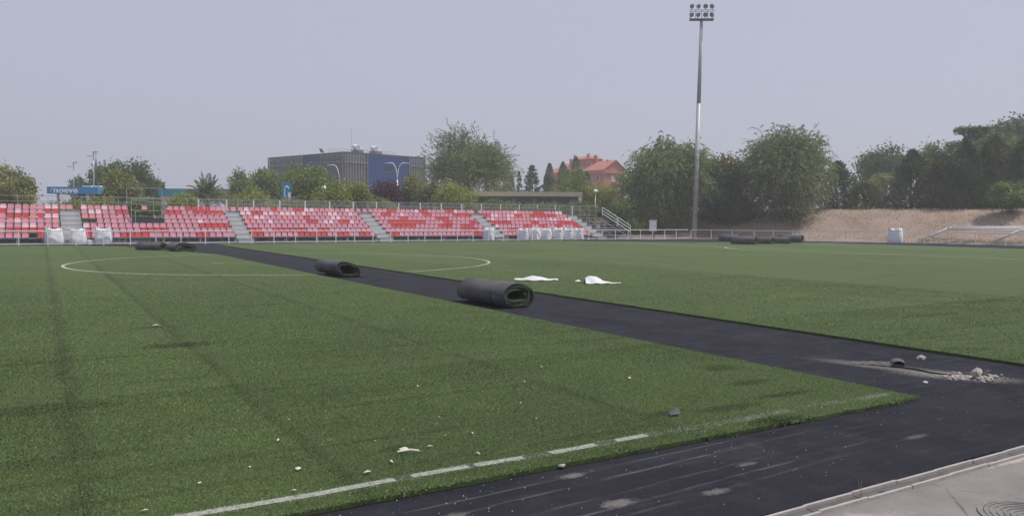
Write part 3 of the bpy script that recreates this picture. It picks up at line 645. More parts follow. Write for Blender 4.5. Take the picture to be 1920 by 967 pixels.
MB().bar((0, TR*6+.55, 3.72), (L, TR*6+.55, 3.72), .045).bar((0, TR*6+.55, 3.2), (L, TR*6+.55, 3.2), .035).build('guard_rail', M['galv'], t)
gp = MB().bar((0, TR*6+.55, 0), (0, TR*6+.55, 3.72), .05).mesh('guard_post'); gp.materials.append(M['galv'])
for x in (.1, 1.4, 2.7, 3.8): obj('guard_post', gp, None, t, loc=(x, 0, 0))
tag(MB().box(-45, 57, 66.95, 73.81, -.09, -.02).build('stand_dark_slab', mat('stand_dark_slab', (.11, .11, .115), .9, .25, 1.2, bmp=.3, dirt=(.06, .06, .06), dirt_amt=.6)), kind='structure')  # dark slab added so the ground below the stand looks shaded
# scaffold platform for a camera inside the gap
t = thing('camera_platform', 'scaffold platform with thin rails standing in the seat gap', 'platform', (6.25, 70.3, 0))
MB().box(0, 2.5, 0, 1.6, 1.62, 1.72).build('deck_board', M['dark_metal'], t); MB().box(.05, 2.45, 0, .05, 1.72, 2.0).build('toe_board', M['dark_metal'], t)
for x, y, z in ((-.25, .9, 4.42), (2.4, .9, 4.5), (0, 0, 3.55), (.28, 0, 2.6), (2.45, 0, 3.2), (2.45, 1.6, 3.4)): MB().bar((x, y, .0), (x, y, z), .05).build('scaffold_post', M['galv'], t)
for a, bb in (((-.25, .9, 4.42), (2.4, .9, 4.48)), ((0, 0, 3.45), (2.45, 0, 3.25)), ((0, 0, 3.12), (2.45, 0, 3.05)), ((0, 0, 2.62), (2.45, 0, 2.6)), ((.1, 0, 2.15), (2.45, 0, 2.12)), ((-.25, .9, 3.6), (2.4, .9, 3.6))): MB().bar(a, bb, .045).build('scaffold_rail', M['galv'], t)
# wall and mesh fence behind the stand
wall = MB().box(-40, 56.5, 73.82, 74.05, -.05, 1.66).build('retaining_wall', mat('wall_concrete', (.15, .15, .15), .9, .2, 1.5, bmp=.3)); tag(wall, 'low grey retaining wall behind and below the grandstand', 'wall')
m, nt, bs = new_mat('wire_mesh'); M['wire'] = m
bs.inputs['Base Color'].default_value = (.62, .63, .65, 1); bs.inputs['Roughness'].default_value = .5
t = thing('mesh_fence', 'pale wire mesh fence with white posts behind the grandstand', 'fence', (-12, 75.6, 1.55))
post = MB().box(-.055, .055, -.04, .04, 0, 2.2).mesh('post'); post.materials.append(M['white_post'])
wm = MB()
for k in range(11): wm.bar((.1, 0, .18+k*.19), (2.4, 0, .18+k*.19), .014)
for k in range(13): wm.bar((.1+k*.19, .012, .15), (.1+k*.19, .012, 2.12), .012)
wm = wm.mesh('mesh_panel'); wm.materials.append(M['wire'])
for i in range(10, 28):
    obj('post', post, None, t, loc=(i*2.42, 0, .04*math.sin(i*2))); obj('mesh_panel', wm, None, t, loc=(i*2.42, 0, .04*math.sin(i*2)))
t = thing('mesh_fence', 'pale mesh fence on the bank top beside the small conifers', 'fence', (90, 72, 3.2))
post = MB().box(-.09, .09, -.09, .09, 0, 3.35).mesh('post'); post.materials.append(M['white_post'])
wm = MB()
for k in range(15): wm.bar((0, -.1, .2+k*.2), (0, -2.9, .2+k*.2), .02)
for k in range(14): wm.bar((.015, -.15-k*.21, .15), (.015, -.15-k*.21, 3.1), .016)
wm = wm.mesh('mesh_panel'); wm.materials.append(M['wire'])
for i in range(6):
    obj('post', post, None, t, loc=(0, -i*3.0, 0)); obj('mesh_panel', wm, None, t, loc=(0, -i*3.0, 0))
MB().box(-.15, .15, -18.2, .2, -.5, .12).build('plinth', M['concrete'], t)

# ------------------------------------------------------------------ big bags
def bag_mesh(seed, w_=.46, h=1.12, neck=.1):
    r = random.Random(seed); nU, nZ = 28, 12; vs = []
    for k in range(nZ+1):
        t_ = k/nZ; z = h*t_; bul = 1 + .10*math.sin(PI*min(1, t_*1.25)**.8) - (.10*max(0, t_-.82)/.18)
        for i in range(nU):
            a = 2*PI*i/nU; e = 5.
            c_, s_ = math.cos(a), math.sin(a); rr = (abs(c_)**e + abs(s_)**e)**(-1/e)
            rr = min(rr, 1.28)*w_*bul*(1 + .018*math.sin(a*7+t_*3+seed) + .012*math.sin(t_*17+a*3))
            if t_ < .06: rr *= .93
            zz = z
            if k == nZ: zz = h + neck*(abs(math.cos(2*a))*.0 + max(0, -math.cos(4*a))) + r.uniform(-.03, .04)
            vs.append((rr*c_, rr*s_, zz))
    f = [(k*nU+i, k*nU+(i+1) % nU, (k+1)*nU+(i+1) % nU, (k+1)*nU+i) for k in range(nZ) for i in range(nU)]
    o = len(vs); vs += [(vs[nZ*nU+i][0]*.55, vs[nZ*nU+i][1]*.55, h*.93 + r.uniform(-.03, .05)) for i in range(nU)]; vs.append((0, 0, h*.90))
    f += [(nZ*nU+i, nZ*nU+(i+1) % nU, o+(i+1) % nU, o+i) for i in range(nU)] + [(o+i, o+(i+1) % nU, o+nU) for i in range(nU)]
    f.append(tuple(range(nU))[::-1]); return MB().add(vs, f)
def big_bag(label, x, y, rz, h, seed, w_=.46, dark=False, group='white bulk bags along the fence'):
    t = thing('bulk_bag', label, 'bulk bag', (x, y, -.05), rz, group)
    bag_mesh(seed, w_, h).build('body', M['bag'], t, True)
    for i, (sx, sy) in enumerate(((1, 1), (1, -1), (-1, 1), (-1, -1))):
        k = w_*.98; d = .09
        b = MB().tube([(sx*k, sy*(k-.22), h*.86), (sx*k*.98, sy*(k-.16), h+.10), (sx*(k-.05), sy*(k-.05), h+.20+random.uniform(-.05, .04)), (sx*(k-.16), sy*k*.98, h+.10), (sx*(k-.22), sy*k, h*.86)], .018, 5)
        b.build('lifting_loop', M['strap_dark'] if dark else M['strap'], t, True)
    for sx, sy in ((1, 1), (1, -1), (-1, 1), (-1, -1)):
        kk = w_*1.10; MB().tube([(sx*kk*.99, sy*kk*.99, .08), (sx*kk*1.065, sy*kk*1.065, h*.45), (sx*kk*.99, sy*kk*.99, h*.95)], .014, 4).build('corner_seam', M['strap'], t, True)
big_bag('leftmost of the three white bulk bags at left', .78, 66.55, rad(12), 1.18, 1, .52)
big_bag('middle of the three white bulk bags at left, before the stairway', 2.28, 66.6, rad(6), 1.14, 2, .52)
big_bag('rightmost of the three left bulk bags, with peaked torn top', 3.98, 66.5, rad(-6), 1.2, 3, .52)
big_bag('single white bulk bag standing at the foot of a stairway', 37.25, 66.75, rad(40), 1.2, 4, .46)
for i, (x, lab) in enumerate(((41.35, 'first from left in the row of six white bulk bags'), (42.75, 'second from left in the row of six white bulk bags'), (44.1, 'third from left in the row of six white bulk bags'), (45.55, 'fourth from left in the row of six white bulk bags'), (46.9, 'fifth from left in the row of six white bulk bags'), (48.2, 'rightmost in the row of six white bulk bags'))):
    big_bag(lab, x, 67.05 + i*.02, rad(36+random.uniform(-9, 9)), 1.15+random.uniform(-.05, .08), 10+i, .47)
big_bag('lone white bulk bag with dark straps below the dry bank at right', 70.5, 46.1, rad(20), 1.38, 30, .56, True)
t = thing('small_sack', 'small grey sack slumped between two left bulk bags', 'sack', (3.12, 66.5, -.05)); bag_mesh(50, .24, .38, .05).build('body', M['strap'], t, True)

# ------------------------------------------------------------------ floodlight mast
t = thing('floodlight_mast', 'tall grey steel floodlight mast with eight lamps behind the fence corner', 'floodlight', (65.3, 67.9, 0))
LEAN = rad(1.3); t.rotation_euler = (0, LEAN, 0)
H1, H2 = 15.6, 25.2
MB().tube([(0, 0, -.2), (0, 0, H1)], [.30, .235], 14).build('lower_pole', M['mast_low'], t, True)
MB().tube([(0, 0, H1), (0, 0, H2)], [.232, .165], 14).build('upper_pole', M['mast_up'], t, True)
MB().box(-.34, .34, -.34, .34, -.1, .12).build('foot_plate', M['concrete'], t)
MB().tube([(-.12, -.34, 2.6), (-.12, -.26, 2.6)], .1, 10).build('junction_box', M['dark_metal'], t)
hd = Vector((.80, -.60, 0)); fw = Vector((-.60, -.80, 0))                # crossarm direction, aim direction
def hp(u, f, z): return tuple(hd*u + fw*f + Vector((0, 0, z)))
MB().bar(hp(-1.36, .05, H2), hp(1.36, .05, H2), .62, .14).build('platform', M['dark_metal'], t)
for u in (-1.33, -.68, 0, .68, 1.33): MB().bar(hp(u, .15, H2), hp(u, .15, H2+1.12), .05).build('upright', M['mast_up'], t)
for z in (.92, 1.1): MB().bar(hp(-1.36, .15, H2+z), hp(1.36, .15, H2+z), .05).build('cross_rail', M['mast_up'], t)
for row, zz in ((0, .52), (1, 1.48)):
    for u, tw in ((-1.2, .55), (-.45, .75), (.38, -.05), (1.15, -.75)):
        c0 = hp(u, .32, H2+zz); ca, sa = math.cos(tw), math.sin(tw)
        ax = Vector((fw.x*ca - fw.y*sa, fw.x*sa + fw.y*ca, -.42)).normalized(); c0 = Vector(c0)
        lamp = MB().tube([c0 - ax*.26, c0 - ax*.2, c0 - ax*.02, c0 + ax*.12], [.07, .14, .25, .275], 14).build('lamp_head', M['mast_up'], t, True)
        MB().tube([c0 + ax*.121, c0 + ax*.135], [.255, .25], 14).build('lens', M['lamp_lens'], lamp)
        MB().bar(c0 - ax*.1, hp(u, .15, H2+(.0 if row == 0 else 1.1)), .05).build('bracket', M['mast_up'], t)

# cabinet, goals, low wall
t = thing('control_cabinet', 'pale electric control cabinet on a post beside the trees', 'cabinet', (60.2, 69.3, 0), rad(-35))
MB().box(-.42, .42, -.16, .16, .85, 2.05).build('housing', mat('cabinet_grey', (.55, .56, .57), .5, .08, 3, dirt=(.35, .33, .3), dirt_amt=.4), t)
MB().box(-.46, .46, -.2, .2, 2.05, 2.12).build('roof_plate', M['white_post'], t); MB().box(-.37, .37, -.175, -.163, .95, 1.98).build('door', M['white_post'], t)
MB().box(-.2, .2, -.1, .1, -.05, .85).build('leg', M['dark_metal'], t); MB().box(.24, .28, -.2, -.175, 1.4, 1.55).build('handle', M['dark_metal'], t)
tag(MB().box(53.2, 64, 69.2, 69.45, -.05, .42).build('low_wall', M['concrete']), 'low concrete edging wall right of the bare bleacher', 'wall')
for i, lab in enumerate(('white football goal frame tipped over behind the end fence, upper one', 'white football goal frame tipped over behind the end fence, lower one')):
    dx = i*.75; z0 = terr(77+dx, 41)
    t = thing('goal_frame', lab, 'goal', (76.6+dx, 44.6, .0), group='tipped goal frames')
    zt = 1.42 + i*.14; L = 6.9
    cb = MB().tube([(0, .15, zt), (0, -L, zt+.06)], .09, 10).build('crossbar', M['white_paint'], t, True)
    for yy in (0, -L): MB().tube([(0, yy, zt), (-.75 + .1*i, yy+2.15 + .12*i, .3)], .09, 10).build('goalpost', M['white_paint'], t, True)
    MB().tube([(.25, .05, zt-.12), (.5, -L, zt-.1)], .05, 8).build('back_bar', M['white_paint'], t, True)

# ------------------------------------------------------------------ trees and shrubs
LM = {'olive': leaf_mat('leaf_olive', (.066, .080, .022), (.20, .21, .072)), 'dark': leaf_mat('leaf_dark', (.028, .046, .018), (.092, .122, .046)),
      'green': leaf_mat('leaf_green', (.046, .072, .018), (.140, .175, .052)), 'yellow': leaf_mat('leaf_yellowgreen', (.085, .108, .022), (.205, .230, .060)),
      'purple': leaf_mat('leaf_purple', (.024, .008, .018), (.075, .026, .045)), 'grey': leaf_mat('leaf_greygreen', (.050, .070, .030), (.170, .198, .092)),
      'conifer': leaf_mat('leaf_conifer', (.022, .036, .015), (.088, .112, .046), .15), 'conifer2': leaf_mat('leaf_conifer_light', (.030, .044, .015), (.120, .135, .048), .15),
      'poplar': leaf_mat('leaf_poplar', (.038, .062, .032), (.12, .155, .08)), 'palm': leaf_mat('leaf_palm', (.040, .052, .022), (.14, .155, .07)),
      'elm': leaf_mat('leaf_elm', (.050, .070, .024), (.175, .200, .078))}
def unit(v): return v/np.maximum(np.linalg.norm(v, axis=1, keepdims=True), 1e-6)
def leaf_faces(P, D, L, Wd, tint):
    n = len(P); D = unit(D); s = unit(np.cross(D, RNG.normal(size=(n, 3)))); L = L*RNG.uniform(.6, 1.3, n)[:, None]; Wd = Wd*RNG.uniform(.6, 1.3, n)[:, None]
    V = np.empty((n, 4, 3)); V[:, 0] = P-D*L/2; V[:, 1] = P+s*Wd/2; V[:, 2] = P+D*L/2; V[:, 3] = P-s*Wd/2
    return V.reshape(-1, 3), np.arange(4*n).reshape(n, 4), tint
def shell(n, up=.15):
    d = unit(RNG.normal(size=(n, 3))); d[:, 2] += up; return unit(d)
def crown_round(w_, h, n, leaf, clumps=46, loose=.24, droop=0., strands=False):
    lob = RNG.uniform(-1, 1, (7, 3)); C = shell(clumps); lump = 1 + .16*np.sin(C@lob.T*3.1).sum(1)/2.2
    rr = RNG.uniform(.35, 1., clumps)**.6*lump; C = C*rr[:, None]*np.array([w_*.42, w_*.42, h*.42]); tc_ = RNG.uniform(0, 1, clumps)
    k = RNG.integers(0, clumps, n)
    if strands:
        m_ = 9; ns = n//m_; k = RNG.integers(0, clumps, ns); st = C[k] + RNG.normal(size=(ns, 3))*np.array([w_, w_, h])*loose*.28
        outd = unit(st/np.array([w_, w_, h]) + RNG.normal(size=(ns, 3))*.35 + np.array([0, 0, .25])); Ls = RNG.uniform(.5, 1.25, ns)*w_*.15
        t_ = np.linspace(0, 1, m_); P = st[:, None] + outd[:, None]*(t_[None, :, None]*Ls[:, None, None]); P[:, :, 2] -= (t_**2)[None]*Ls[:, None]*droop
        D = np.repeat(outd[:, None], m_, 1).copy(); D[:, :, 2] -= 2*t_[None]*droop
        P = P.reshape(-1, 3) + RNG.normal(size=(ns*m_, 3))*.05; D = D.reshape(-1, 3) + RNG.normal(size=(ns*m_, 3))*.3; return P, D, np.repeat(tc_[k], m_)
    P = C[k] + RNG.normal(size=(n, 3))*np.array([w_, w_, h])*loose*.33; D = RNG.normal(size=(n, 3)) + np.array([0, 0, -droop]); return P, D, tc_[k]
def crown_conifer(w_, h, n, pw=.75):
    m_ = 7; ns = n//m_; z = RNG.uniform(0, 1, ns)**1.25; a = RNG.uniform(0, 2*PI, ns)
    R = w_*.56*(1-z)**pw*(1 + .22*np.sin(a*3+z*9) + .15*np.sin(a*5-z*14))*(.45+.55*np.minimum(1, z*6+.4)) + .05
    r0 = R*RNG.uniform(.25, .95, ns); L = np.minimum(R*.45+.25, .95)*RNG.uniform(.6, 1.2, ns); st = np.stack([np.cos(a)*r0, np.sin(a)*r0, z*h*.96], 1)
    el = RNG.normal(.55, .25, ns); d = np.stack([np.cos(a)*np.cos(el), np.sin(a)*np.cos(el), np.sin(el)], 1); t_ = np.linspace(0, 1, m_)
    P = st[:, None] + d[:, None]*(t_[None, :, None]*L[:, None, None]); P = P.reshape(-1, 3) + RNG.normal(size=(ns*m_, 3))*.06
    D = np.repeat(d[:, None], m_, 1).reshape(-1, 3) + RNG.normal(size=(ns*m_, 3))*.35; return P, D, np.repeat(.5+.5*np.sin(a*2+z*11), m_)
def crown_poplar(w_, h, n, k=3):
    cx = RNG.uniform(-.28, .28, (k, 2))*w_; hh = RNG.uniform(.72, 1., k); hh[0] = 1.; j = RNG.integers(0, k, n); z = RNG.uniform(0, 1, n)
    a = RNG.uniform(0, 2*PI, n); R = w_*.27*np.sin(np.clip(z*.86+.12, 0, 1)*PI)**.7*RNG.uniform(.3, 1, n)**.5*(1+.25*np.sin(z*23+a*2))
    P = np.stack([cx[j, 0]+np.cos(a)*R, cx[j, 1]+np.sin(a)*R, z*h*hh[j]], 1); D = np.stack([np.cos(a)*.4, np.sin(a)*.4, np.ones(n)], 1) + RNG.normal(size=(n, 3))*.35; return P, D, .5+.5*np.sin(z*17+j*2)
def crown_cedar(w_, h, n):
    L_ = 9; k = RNG.integers(0, L_, n); z = (k+.5)/L_; a0 = k*2.4; a = RNG.uniform(0, 2*PI, n); r = RNG.uniform(0, 1, n)**.6*w_*.36*(1.12-z)**.55*(1+.45*np.cos(a-a0))
    P = np.stack([np.cos(a)*r, np.sin(a)*r, z*h + RNG.normal(0, .22, n) + r*.06], 1); D = np.stack([np.cos(a), np.sin(a), np.full(n, .1)], 1) + RNG.normal(size=(n, 3))*.4; return P, D, RNG.uniform(0, 1, n)
def trunk_mesh(h_tr, top, r0, limbs, w_):
    b = MB(); j = lambda s_: random.uniform(-s_, s_)
    pts = [(0, 0, -.4), (j(.08), j(.08), h_tr*.5), (j(.15), j(.15), h_tr), (j(.3), j(.3), h_tr+(top-h_tr)*.45), (j(.3), j(.3), top*.86)]
    b.tube(pts, [r0*1.25, r0, r0*.85, r0*.5, r0*.12], 7)
    for i in range(limbs):
        a = 2*PI*i/limbs + j(.4); z0 = h_tr*.75 + (top-h_tr)*random.uniform(0, .35); L = w_*random.uniform(.25, .40)
        b.tube([(0, 0, z0), (math.cos(a)*L*.5, math.sin(a)*L*.5, z0+L*.45), (math.cos(a)*L, math.sin(a)*L, z0+L*.8+j(.2))], [r0*.5, r0*.3, r0*.07], 5)
    return b
def tree(name, label, kind, leafm, x, y, z0, z1, w_, n, leaf=(.24, .13), grp=None, cat='tree', zt=None, **kw):
    """crown between heights z0 and z1, w_ wide, standing on the terrain at x, y"""
    n = int(n*(2.2 if kind in ('weep', 'round') else 1.7)); zg_ = terr(x, y)-.06 if zt is None else zt; t = thing(name, label, cat, (x, y, zg_), random.uniform(0, 6.28), grp); h = z1-z0; b0 = z0-zg_
    if kind == 'round': P, D, tt = crown_round(w_, h, n, leaf, **kw); P[:, 2] += b0 + h/2
    elif kind == 'weep': P, D, tt = crown_round(w_*.92, h*.96, n, leaf, strands=True, droop=kw.pop('droop', .75), **kw); P[:, 2] += b0 + h*.52
    elif kind == 'conifer': P, D, tt = crown_conifer(w_, h, n, **kw); P[:, 2] += b0
    elif kind == 'poplar': P, D, tt = crown_poplar(w_, h, n, **kw); P[:, 2] += b0
    elif kind == 'cedar': P, D, tt = crown_cedar(w_, h, n); P[:, 2] += b0
    P[:, 2] = np.maximum(P[:, 2], .06)
    V, F, tt = leaf_faces(P, D, leaf[0]*1.3, leaf[1]*1.3, tt)
    top = z1-zg_
    trunk_mesh(max(.3, min(b0+h*.22, top*.5)), top*.95, max(.05, min(.32, w_*.032)), 6 if kind in ('round', 'weep') else 0, w_).build('trunk', M['bark'], t, True)
    obj('crown', np_mesh('crown', V, F, tt), LM[leafm], t)
    return t
G1, G2, G3 = 'trees behind the grandstand', 'trees on the right bank', 'far trees on the skyline'
T = [
 ('olive_tree', 'olive-green bushy tree at the left picture edge behind the stand', 'round', 'olive', -3.5, 101, 2.0, 7.35, 6.2, 5200, (.26, .14), G1),
 ('olive_tree', 'paler olive bushy tree left of the blue canopy sign', 'round', 'olive', -2.1, 93.8, 1.5, 6.1, 4.2, 3600, (.24, .13), G1),
 ('dark_tree', 'small dark round tree above the lettered blue canopy', 'round', 'dark', 6.6, 182, 4.5, 10.2, 3.8, 1300, (.42, .25), G3),
 ('dark_tree', 'large dark green tree right of the church spire', 'round', 'dark', 10.2, 124, 2.5, 10.4, 8.2, 5200, (.34, .18), G3),
 ('olive_tree', 'olive tree in front of the large dark tree', 'round', 'olive', 8.1, 105.8, 2.0, 7.5, 4.4, 3000, (.28, .15), G1),
 ('dark_tree', 'dark slim tree below the church spire', 'round', 'dark', 7.6, 141, 3.5, 9.2, 3.2, 1300, (.36, .2), G3),
 ('dark_tree', 'tiny dark tree top left of the green canopy', 'round', 'dark', 16.4, 141.6, 3.5, 8.0, 2.6, 900, (.36, .2), G3),
 ('leafy_tree', 'leafy green tree just right of the left palm', 'round', 'green', 26.3, 124, 2.2, 8.9, 5.4, 3200, (.32, .18), G1),
 ('leafy_tree', 'leafy green tree left of the blue banner sign', 'round', 'green', 28.3, 117, 2.2, 9.4, 6.0, 3800, (.30, .17), G1),
 ('leafy_tree', 'broad leafy green tree hiding the left side of the blue building', 'round', 'green', 30.6, 104.4, 2.0, 9.3, 7.8, 6500, (.28, .16), G1),
 ('purple_tree', 'dark purple plum tree in front of the blue building', 'round', 'purple', 35.8, 89.3, 2.0, 6.7, 5.0, 4200, (.2, .13), G1),
 ('olive_tree', 'grey olive tree at the right corner of the blue building', 'round', 'olive', 39.8, 90.4, 2.0, 7.5, 4.2, 3000, (.22, .12), G1),
 ('willowy_tree', 'big feathery grey-green tree right of the blue building', 'weep', 'grey', 49.4, 94.2, 2.6, 14.0, 12.8, 17000, (.29, .085), G1, dict(droop=.30, clumps=70)),
 ('poplar_tree', 'pair of slim poplars right of the big feathery tree', 'poplar', 'poplar', 86.6, 146.3, 3.0, 14.2, 3.2, 1500, (.42, .2), G3),
 ('cypress_tree', 'single needle-thin dark cypress on the skyline', 'conifer', 'conifer', 88.5, 145.3, 3.0, 12.7, 1.5, 800, (.4, .2), G3),
 ('conifer_tree', 'dark pointed conifer left of the red brick building', 'conifer', 'dark', 80.1, 126.8, 3.0, 12.7, 4.0, 1800, (.42, .2), G3),
 ('poplar_tree', 'poplar clump touching the left end of the red building', 'poplar', 'poplar', 82.5, 125.6, 3.0, 12.8, 3.9, 2000, (.42, .2), G3),
 ('poplar_tree', 'left grey-green poplar in front of the red building', 'poplar', 'poplar', 80.0, 115.3, 2.5, 12.4, 4.4, 2400, (.38, .18), G3),
 ('poplar_tree', 'taller right poplar in front of the red building', 'poplar', 'poplar', 82.2, 114, 2.5, 13.2, 4.8, 2600, (.38, .18), G3),
 ('broadleaf_tree', 'broad drooping olive-green tree left of the floodlight mast', 'weep', 'elm', 64.6, 73.2, 1.0, 10.9, 10.6, 21000, (.26, .09), G2, dict(droop=.9, clumps=95)),
 ('broadleaf_tree', 'dark green tree just right of the floodlight mast', 'round', 'dark', 71.4, 70.3, 2.4, 10.3, 8.8, 7500, (.25, .15), G2),
 ('broadleaf_tree', 'second green tree behind the floodlight mast', 'round', 'green', 69.4, 75.0, 2.6, 10.9, 8.4, 6000, (.26, .15), G2),
 ('weeping_elm', 'tallest feathery tree on the right bank with arching branches', 'weep', 'elm', 74.4, 62.8, 1.5, 12.7, 10.8, 27000, (.28, .085), G2, dict(droop=.55, clumps=100)),
 ('conifer_tree', 'dark cypress left of the hill fence posts', 'conifer', 'conifer', 82.3, 61.5, 2.7, 9.4, 4.9, 5200, (.22, .1), G2),
 ('conifer_tree', 'short dark cypress bush right of the taller one by the fence', 'conifer', 'conifer2', 83.4, 58.7, 2.9, 6.6, 4.9, 4000, (.22, .1), G2, dict(pw=.6)),
 ('round_tree', 'round leafy tree above the hill fence gap', 'round', 'dark', 114.3, 77.3, 5.0, 13.5, 10.4, 4800, (.36, .2), G2),
 ('yellow_tree', 'small yellow-green tree just above the hill fence', 'round', 'yellow', 102.6, 69.2, 4.8, 9.3, 4.6, 2000, (.28, .15), G2),
 ('conifer_tree', 'leftmost dark conifer of the tall hedge row on the bank', 'conifer', 'conifer', 85.4, 54.0, 3.2, 10.4, 5.9, 7500, (.22, .1), G2, dict(pw=.85)),
 ('conifer_tree', 'second conifer from left in the tall hedge row on the bank', 'conifer', 'conifer2', 86.4, 51.2, 3.2, 9.8, 5.2, 6500, (.22, .1), G2, dict(pw=.85)),
 ('conifer_tree', 'third conifer from left in the tall hedge row on the bank', 'conifer', 'conifer', 86.6, 48.6, 3.2, 11.2, 5.6, 7500, (.22, .1), G2, dict(pw=.85)),
 ('conifer_tree', 'fourth conifer from left, tallest in the hedge row on the bank', 'conifer', 'conifer2', 89.2, 47.2, 3.2, 11.8, 6.2, 8000, (.22, .1), G2, dict(pw=.8)),
 ('conifer_tree', 'conifer of the hedge row cut by the right picture edge', 'conifer', 'conifer', 89.4, 43.9, 3.2, 11.2, 6.3, 7500, (.22, .1), G2, dict(pw=.75)),
 ('conifer_tree', 'hidden conifer closing the hedge row between first and third', 'conifer', 'dark', 91.5, 52.5, 3.2, 10.4, 5.2, 3800, (.24, .12), G2, dict(pw=.6)),
 ('cedar_tree', 'dark spreading cedar with flat tiers above the hedge row', 'cedar', 'dark', 106.5, 58.2, 5.5, 14.6, 15.0, 9000, (.4, .14), G2),
 ('broadleaf_tree', 'tall leafy tree at the top right picture corner', 'round', 'dark', 115.6, 57.6, 5.0, 16.4, 10.5, 7000, (.36, .2), G2),
 ('broadleaf_tree', 'mid green tree between the round tree and the cedar', 'round', 'green', 102.8, 61.2, 4.5, 12.0, 5.2, 3000, (.32, .18), G2),
 ('broadleaf_tree', 'pale green tree top poking over the hedge row', 'round', 'green', 97.0, 50.5, 4.5, 13.0, 6.0, 3600, (.3, .17), G2),
]
for a in T:
    kw = a[12] if len(a) > 12 else {}
    tree(*a[:10], leaf=a[10], grp=a[11], **kw)
SH = [
 ('low yellow-green shrub between the left palm and banner', 'yellow', 19.2, 86.4, 1.4, 5.0, 4.4, 2600), ('dull green shrub under the green canopy', 'yellow', 12.7, 88, 1.6, 4.5, 3.2, 1500),
 ('yellow-green shrub beside the left white globe lamp', 'yellow', 26.3, 80.2, 1.6, 5.7, 4.2, 3200), ('bright green shrub left of the purple tree', 'yellow', 28.8, 79.6, 1.6, 5.5, 3.2, 2600),
 ('orange-tinged low shrub behind the mesh fence', 'olive', 31.2, 79.0, 1.6, 4.4, 2.6, 1500), ('yellow-green shrub at the foot of the big feathery tree', 'yellow', 39.3, 79.0, 1.6, 6.0, 4.8, 3800),
 ('green shrub in front of the cream roof edge', 'green', 44.6, 77.4, 1.4, 4.1, 5.4, 3200), ('long green shrub below the right end of the cream roof', 'green', 51.2, 77.4, 1.4, 4.1, 6.6, 4000),
 ('green shrub behind the bare bleacher end', 'green', 55.6, 77.2, 1.4, 4.4, 4.2, 2600), ('mixed yellow shrub beside the right globe lamp', 'yellow', 61.6, 81, 1.6, 7.0, 4.4, 3000),
 ('tall green bush between red building and broad tree', 'green', 59.0, 84, 1.6, 8.0, 5.0, 3200), ('dark green bush right of the sloping handrails', 'green', 58.9, 73.0, .3, 4.4, 4.6, 4200),
 ('low green bush beside the electric cabinet', 'green', 58.0, 70.6, .05, 2.1, 2.4, 1500), ('small light green shrub on the dry bank at the right edge', 'green', 83.6, 42.2, 3.3, 6.0, 3.5, 2600),
 ('dark low bush under the trees right of the mast', 'dark', 72.6, 68.6, 1.6, 5.0, 6.5, 3600),
 ('olive shrub in the row behind the mesh fence at centre left', 'olive', 22.6, 84, 1.4, 4.0, 3.6, 2000), ('dark shrub under the lettered canopy sign', 'olive', 3.4, 100, 1.2, 3.9, 6.5, 2000),
 ('green shrub seen through the scaffold platform gap', 'green', 7.8, 79, 1.6, 3.9, 3.4, 2000), ('olive shrub left of the scaffold platform', 'olive', 5.2, 86, 1.4, 3.9, 3.0, 1300)]
for lab, lm, x, y, z0, z1, w_, n in SH:
    tree('shrub', lab, 'round', lm, x, y, z0, z1, w_, int(n*1.25), leaf=(.2, .11), grp='shrubs along the fences', cat='shrub', clumps=30, loose=.32)
tree('cypress_tree', 'thin dark cypress between the two yellow-green shrubs', 'conifer', 'conifer', 27.8, 83.7, 1.7, 5.8, .8, 900, leaf=(.2, .09), grp=G1)
def palm(label, x, y, zc, R, nf):
    zg_ = terr(x, y)-.06; t = thing('palm_tree', label, 'palm', (x, y, zg_)); hc = zc-zg_
    MB().tube([(0, 0, -.2), (.03, 0, hc*.5), (0, 0, hc), (0, 0, hc+.3)], [.34, .27, .30, .12], 9).build('trunk', M['bark'], t, True)
    for i in range(nf):
        a = 2.4*i + random.uniform(-.2, .2); el = rad(82) - rad(95)*(i/nf)**.9; L = R*random.uniform(.85, 1.1); m_ = 26
        t_ = np.linspace(0.04, 1, m_); px = L*t_*math.cos(el)*(1-.08*t_); pz = L*t_*math.sin(el) - L*.55*t_**2.2*max(.25, math.cos(el))
        rp = np.stack([px*math.cos(a), px*math.sin(a), pz], 1); P, D = [], []
        tan = np.gradient(rp, axis=0); tan = unit(tan); side = unit(np.cross(tan, np.array([0, 0, 1.])))
        for sg in (-1, 1):
            d = unit(side*sg*.8 + tan*.65 + np.array([0, 0, .18])); ll = .62*np.sin(np.clip(t_*.9+.12, 0, 1)*PI)[:, None]+.12
            P.append(rp + d*ll*.5); D.append(d*ll)
        P = np.concatenate(P); Dd = np.concatenate(D); ln = np.linalg.norm(Dd, axis=1, keepdims=True); dn = Dd/ln; s = unit(np.cross(dn, RNG.normal(size=P.shape)))
        n = len(P); V = np.empty((n, 4, 3)); V[:, 0] = P-dn*ln/2; V[:, 1] = P+s*.035; V[:, 2] = P+dn*ln/2; V[:, 3] = P-s*.035
        fr = obj('frond', np_mesh('frond', V.reshape(-1, 3), np.arange(4*n).reshape(n, 4), np.full(n, random.random())), LM['palm'], t, loc=(0, 0, hc)); tag(fr, kind='stuff')
        MB().tube([tuple(p) for p in rp[::5]], [.035, .03, .022, .016, .01, .006][:len(rp[::5])], 4).build('rib', M['bark'], fr)
palm('feathery palm left of the leafy trees, behind the stand', 15.9, 93, 4.3, 3.2, 52)
palm('darker palm at the foot of the big feathery tree', 38.4, 82.5, 4.2, 2.8, 46)

